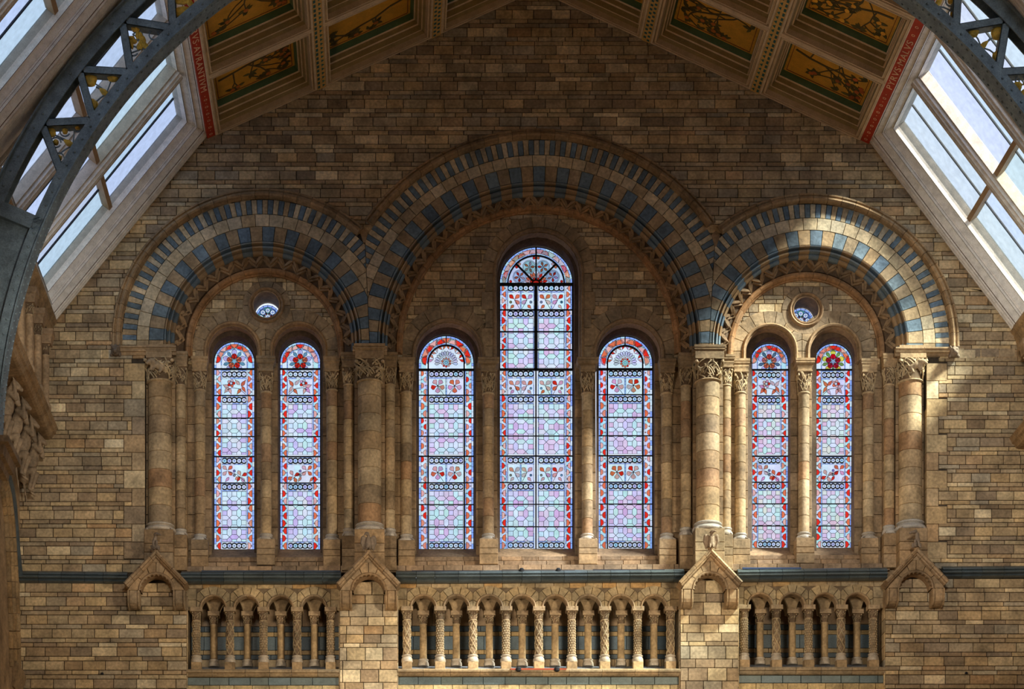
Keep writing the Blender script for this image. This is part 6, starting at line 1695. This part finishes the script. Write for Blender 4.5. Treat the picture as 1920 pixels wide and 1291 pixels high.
    # clinging beasts below the shelf
    for i in range(4 if sd < 0 else 0):
        ys = -.36-.93*i; s_ = -sd
        f_ = lambda dx, dy, dz: (X(50)+s_*dx, ys+dy, Z(830)+dz)
        C = [(f_(.02, 0, -.75), f_(.16, 0, -.45), .12, .13), (f_(.16, 0, -.45), f_(.24, 0, -.15), .12, .09), (f_(.30, -.02, -.06), f_(.36, -.03, -.1), .085, .06),
             (f_(.36, -.03, -.1), f_(.42, -.04, -.15), .05, .04)]
        for q in (-1, 1):
            C += [(f_(.2, .09*q, -.2), f_(.34, .14*q, -.34), .05, .042), (f_(.34, .14*q, -.34), f_(.3, .1*q, -.02), .04, .03), (f_(.04, .1*q, -.7), f_(.22, .14*q, -.66), .075, .055), (f_(.22, .14*q, -.66), f_(.12, .11*q, -1.0), .05, .035), (f_(.12, .11*q, -1.0), f_(.2, .12*q, -1.06), .035, .025), (f_(.3, .06*q, .0), f_(.28, .1*q, .05), .025, .018)]
        C += [(f_(.0, 0, -.8), f_(.06, 0, -1.25), .03, .015)]
        blob('beast_corbel', C, STONE, (0.297, 0.216, 0.135), '%s carved beast from the end wall, clinging under the left gallery shelf' % ORD[i], vox=.02, cat='carved figure', group='beasts under the left gallery shelf')
        slab(60, 37, 830, 840, ys-.2, ys+.2, (0.270, 0.189, 0.108), 'corbel_block')
# wall shaft and capital that carries the truss on the left, and arch mould on the left side wall
def sx_(px, py, y): return P(px, py, y)
for sd, lab in ((-1, 'left wall shaft whose moulded capital carries the iron truss'), (1, 'right wall shaft whose moulded capital carries the iron truss')):
    x = TC.x+sd*(TRr+.40); zt = TC.z+.02; y = -TV; t = empty('wall_shaft', (x, y, 0), label=lab, cat='column', group='wall shafts under the truss', kind='thing')
    rings = [(0, .30), (.10, .34), (.22, .36), (.24, .44), (.34, .46), (.36, .52), (.50, .55), (.52, .62), (.62, .62)]
    mb = MB(); mb.loft([[(x-e, y-e, zt-.62+h), (x+e, y-e, zt-.62+h), (x+e, y+e, zt-.62+h), (x-e, y+e, zt-.62+h)] for h, e in rings], (.27, .19, .11)); build(mb, 'impost', STONE, t)
    place('capital', CAPS[2], (x, y, zt-1.12), (.26, .26, .30), t)
    mb = MB(); mb.lathe((x, y, 0), [(.25, 0), (.25, zt-1.1)], (.30, .19, .11), 24); build(mb, 'shaft', STONE, t, smooth=50)
wl = bpy.data.objects['wall_left']
# blue-black hood of the side-wall arch turning up from the string course
pts = [(37, 1081), (34, 1062), (31, 1030), (28, 990), (25, 950), (20, 915), (12, 885), (2, 865), (-12, 850)]
def onside(px, py): 
    f_ = (720-px)/(720-37.5); y = 42/f_-42; return P(px, py, y)
r = random.Random(3); mb = MB(); mb.tube([onside(*p) for p in pts], .075, (.07, .09, .1), 8); mb.tube([tuple(Vector(onside(a-4, b+6))) for a, b in pts[1:]], .05, (.07, .09, .1), 8); build(mb, 'arch_hood', GLAZED, wl, smooth=60)
for k in range(3):
    pp = [(33-k*7, 1250), (31-k*7, 1150), (27-k*6.5, 1060), (22-k*6, 980), (16-k*6, 930), (6-k*5, 890)]
    for a, b in zip(pp, pp[1:]):
        mb = MB(); A, B = Vector(onside(*a)), Vector(onside(*b)); n_ = 3
        for i in range(n_): mb.tube([tuple(A.lerp(B, i/n_+.01)), tuple(A.lerp(B, (i+1)/n_-.01))], .07, vary((.3, .19, .09), .15, r), 8)
        build(mb, 'arch_roll', STONE, wl, smooth=60)
mb = MB(); a = onside(33, 1275); mb.loft([[(a[0]-.4, -.9, a[2]+h), (a[0]+e, -.9, a[2]+h), (a[0]+e, -.02, a[2]+h), (a[0]-.4, -.02, a[2]+h)] for h, e in ((-.25, .03), (-.1, .06), (0, .1), (.08, .12), (.14, .12), (.15, .08), (.22, .08))], (.26, .18, .1)); build(mb, 'arch_impost', STONE, wl)
# ================================================================== rest of the hall (out of view)
mb = MB(); mb.box((wx(0, 0)-1, -7.2*BAY, -.1), (wx(2010, 0)+1, 2, 0), (.3, .3, .3)); build(mb, 'floor', FLOORM, None, label='stone floor of the hall', kind='structure')
mb = MB(); mb.box((wx(0, 0)-1, -7.2*BAY-.3, 0), (wx(2010, 0)+1, -7.2*BAY, 26), (.28, .2, .12)); build(mb, 'wall_front', STONE, None, label='plain masonry wall at the near end of the hall', kind='structure')
mb = MB(); mb.box((wx(0, 0), .02, 0), (wx(2010, 0), 1.5, wz(1400, 0)), (.28, .2, .12)); build(mb, 'wall_base', STONE, None, label='base of the end wall below the photographed part', kind='structure')
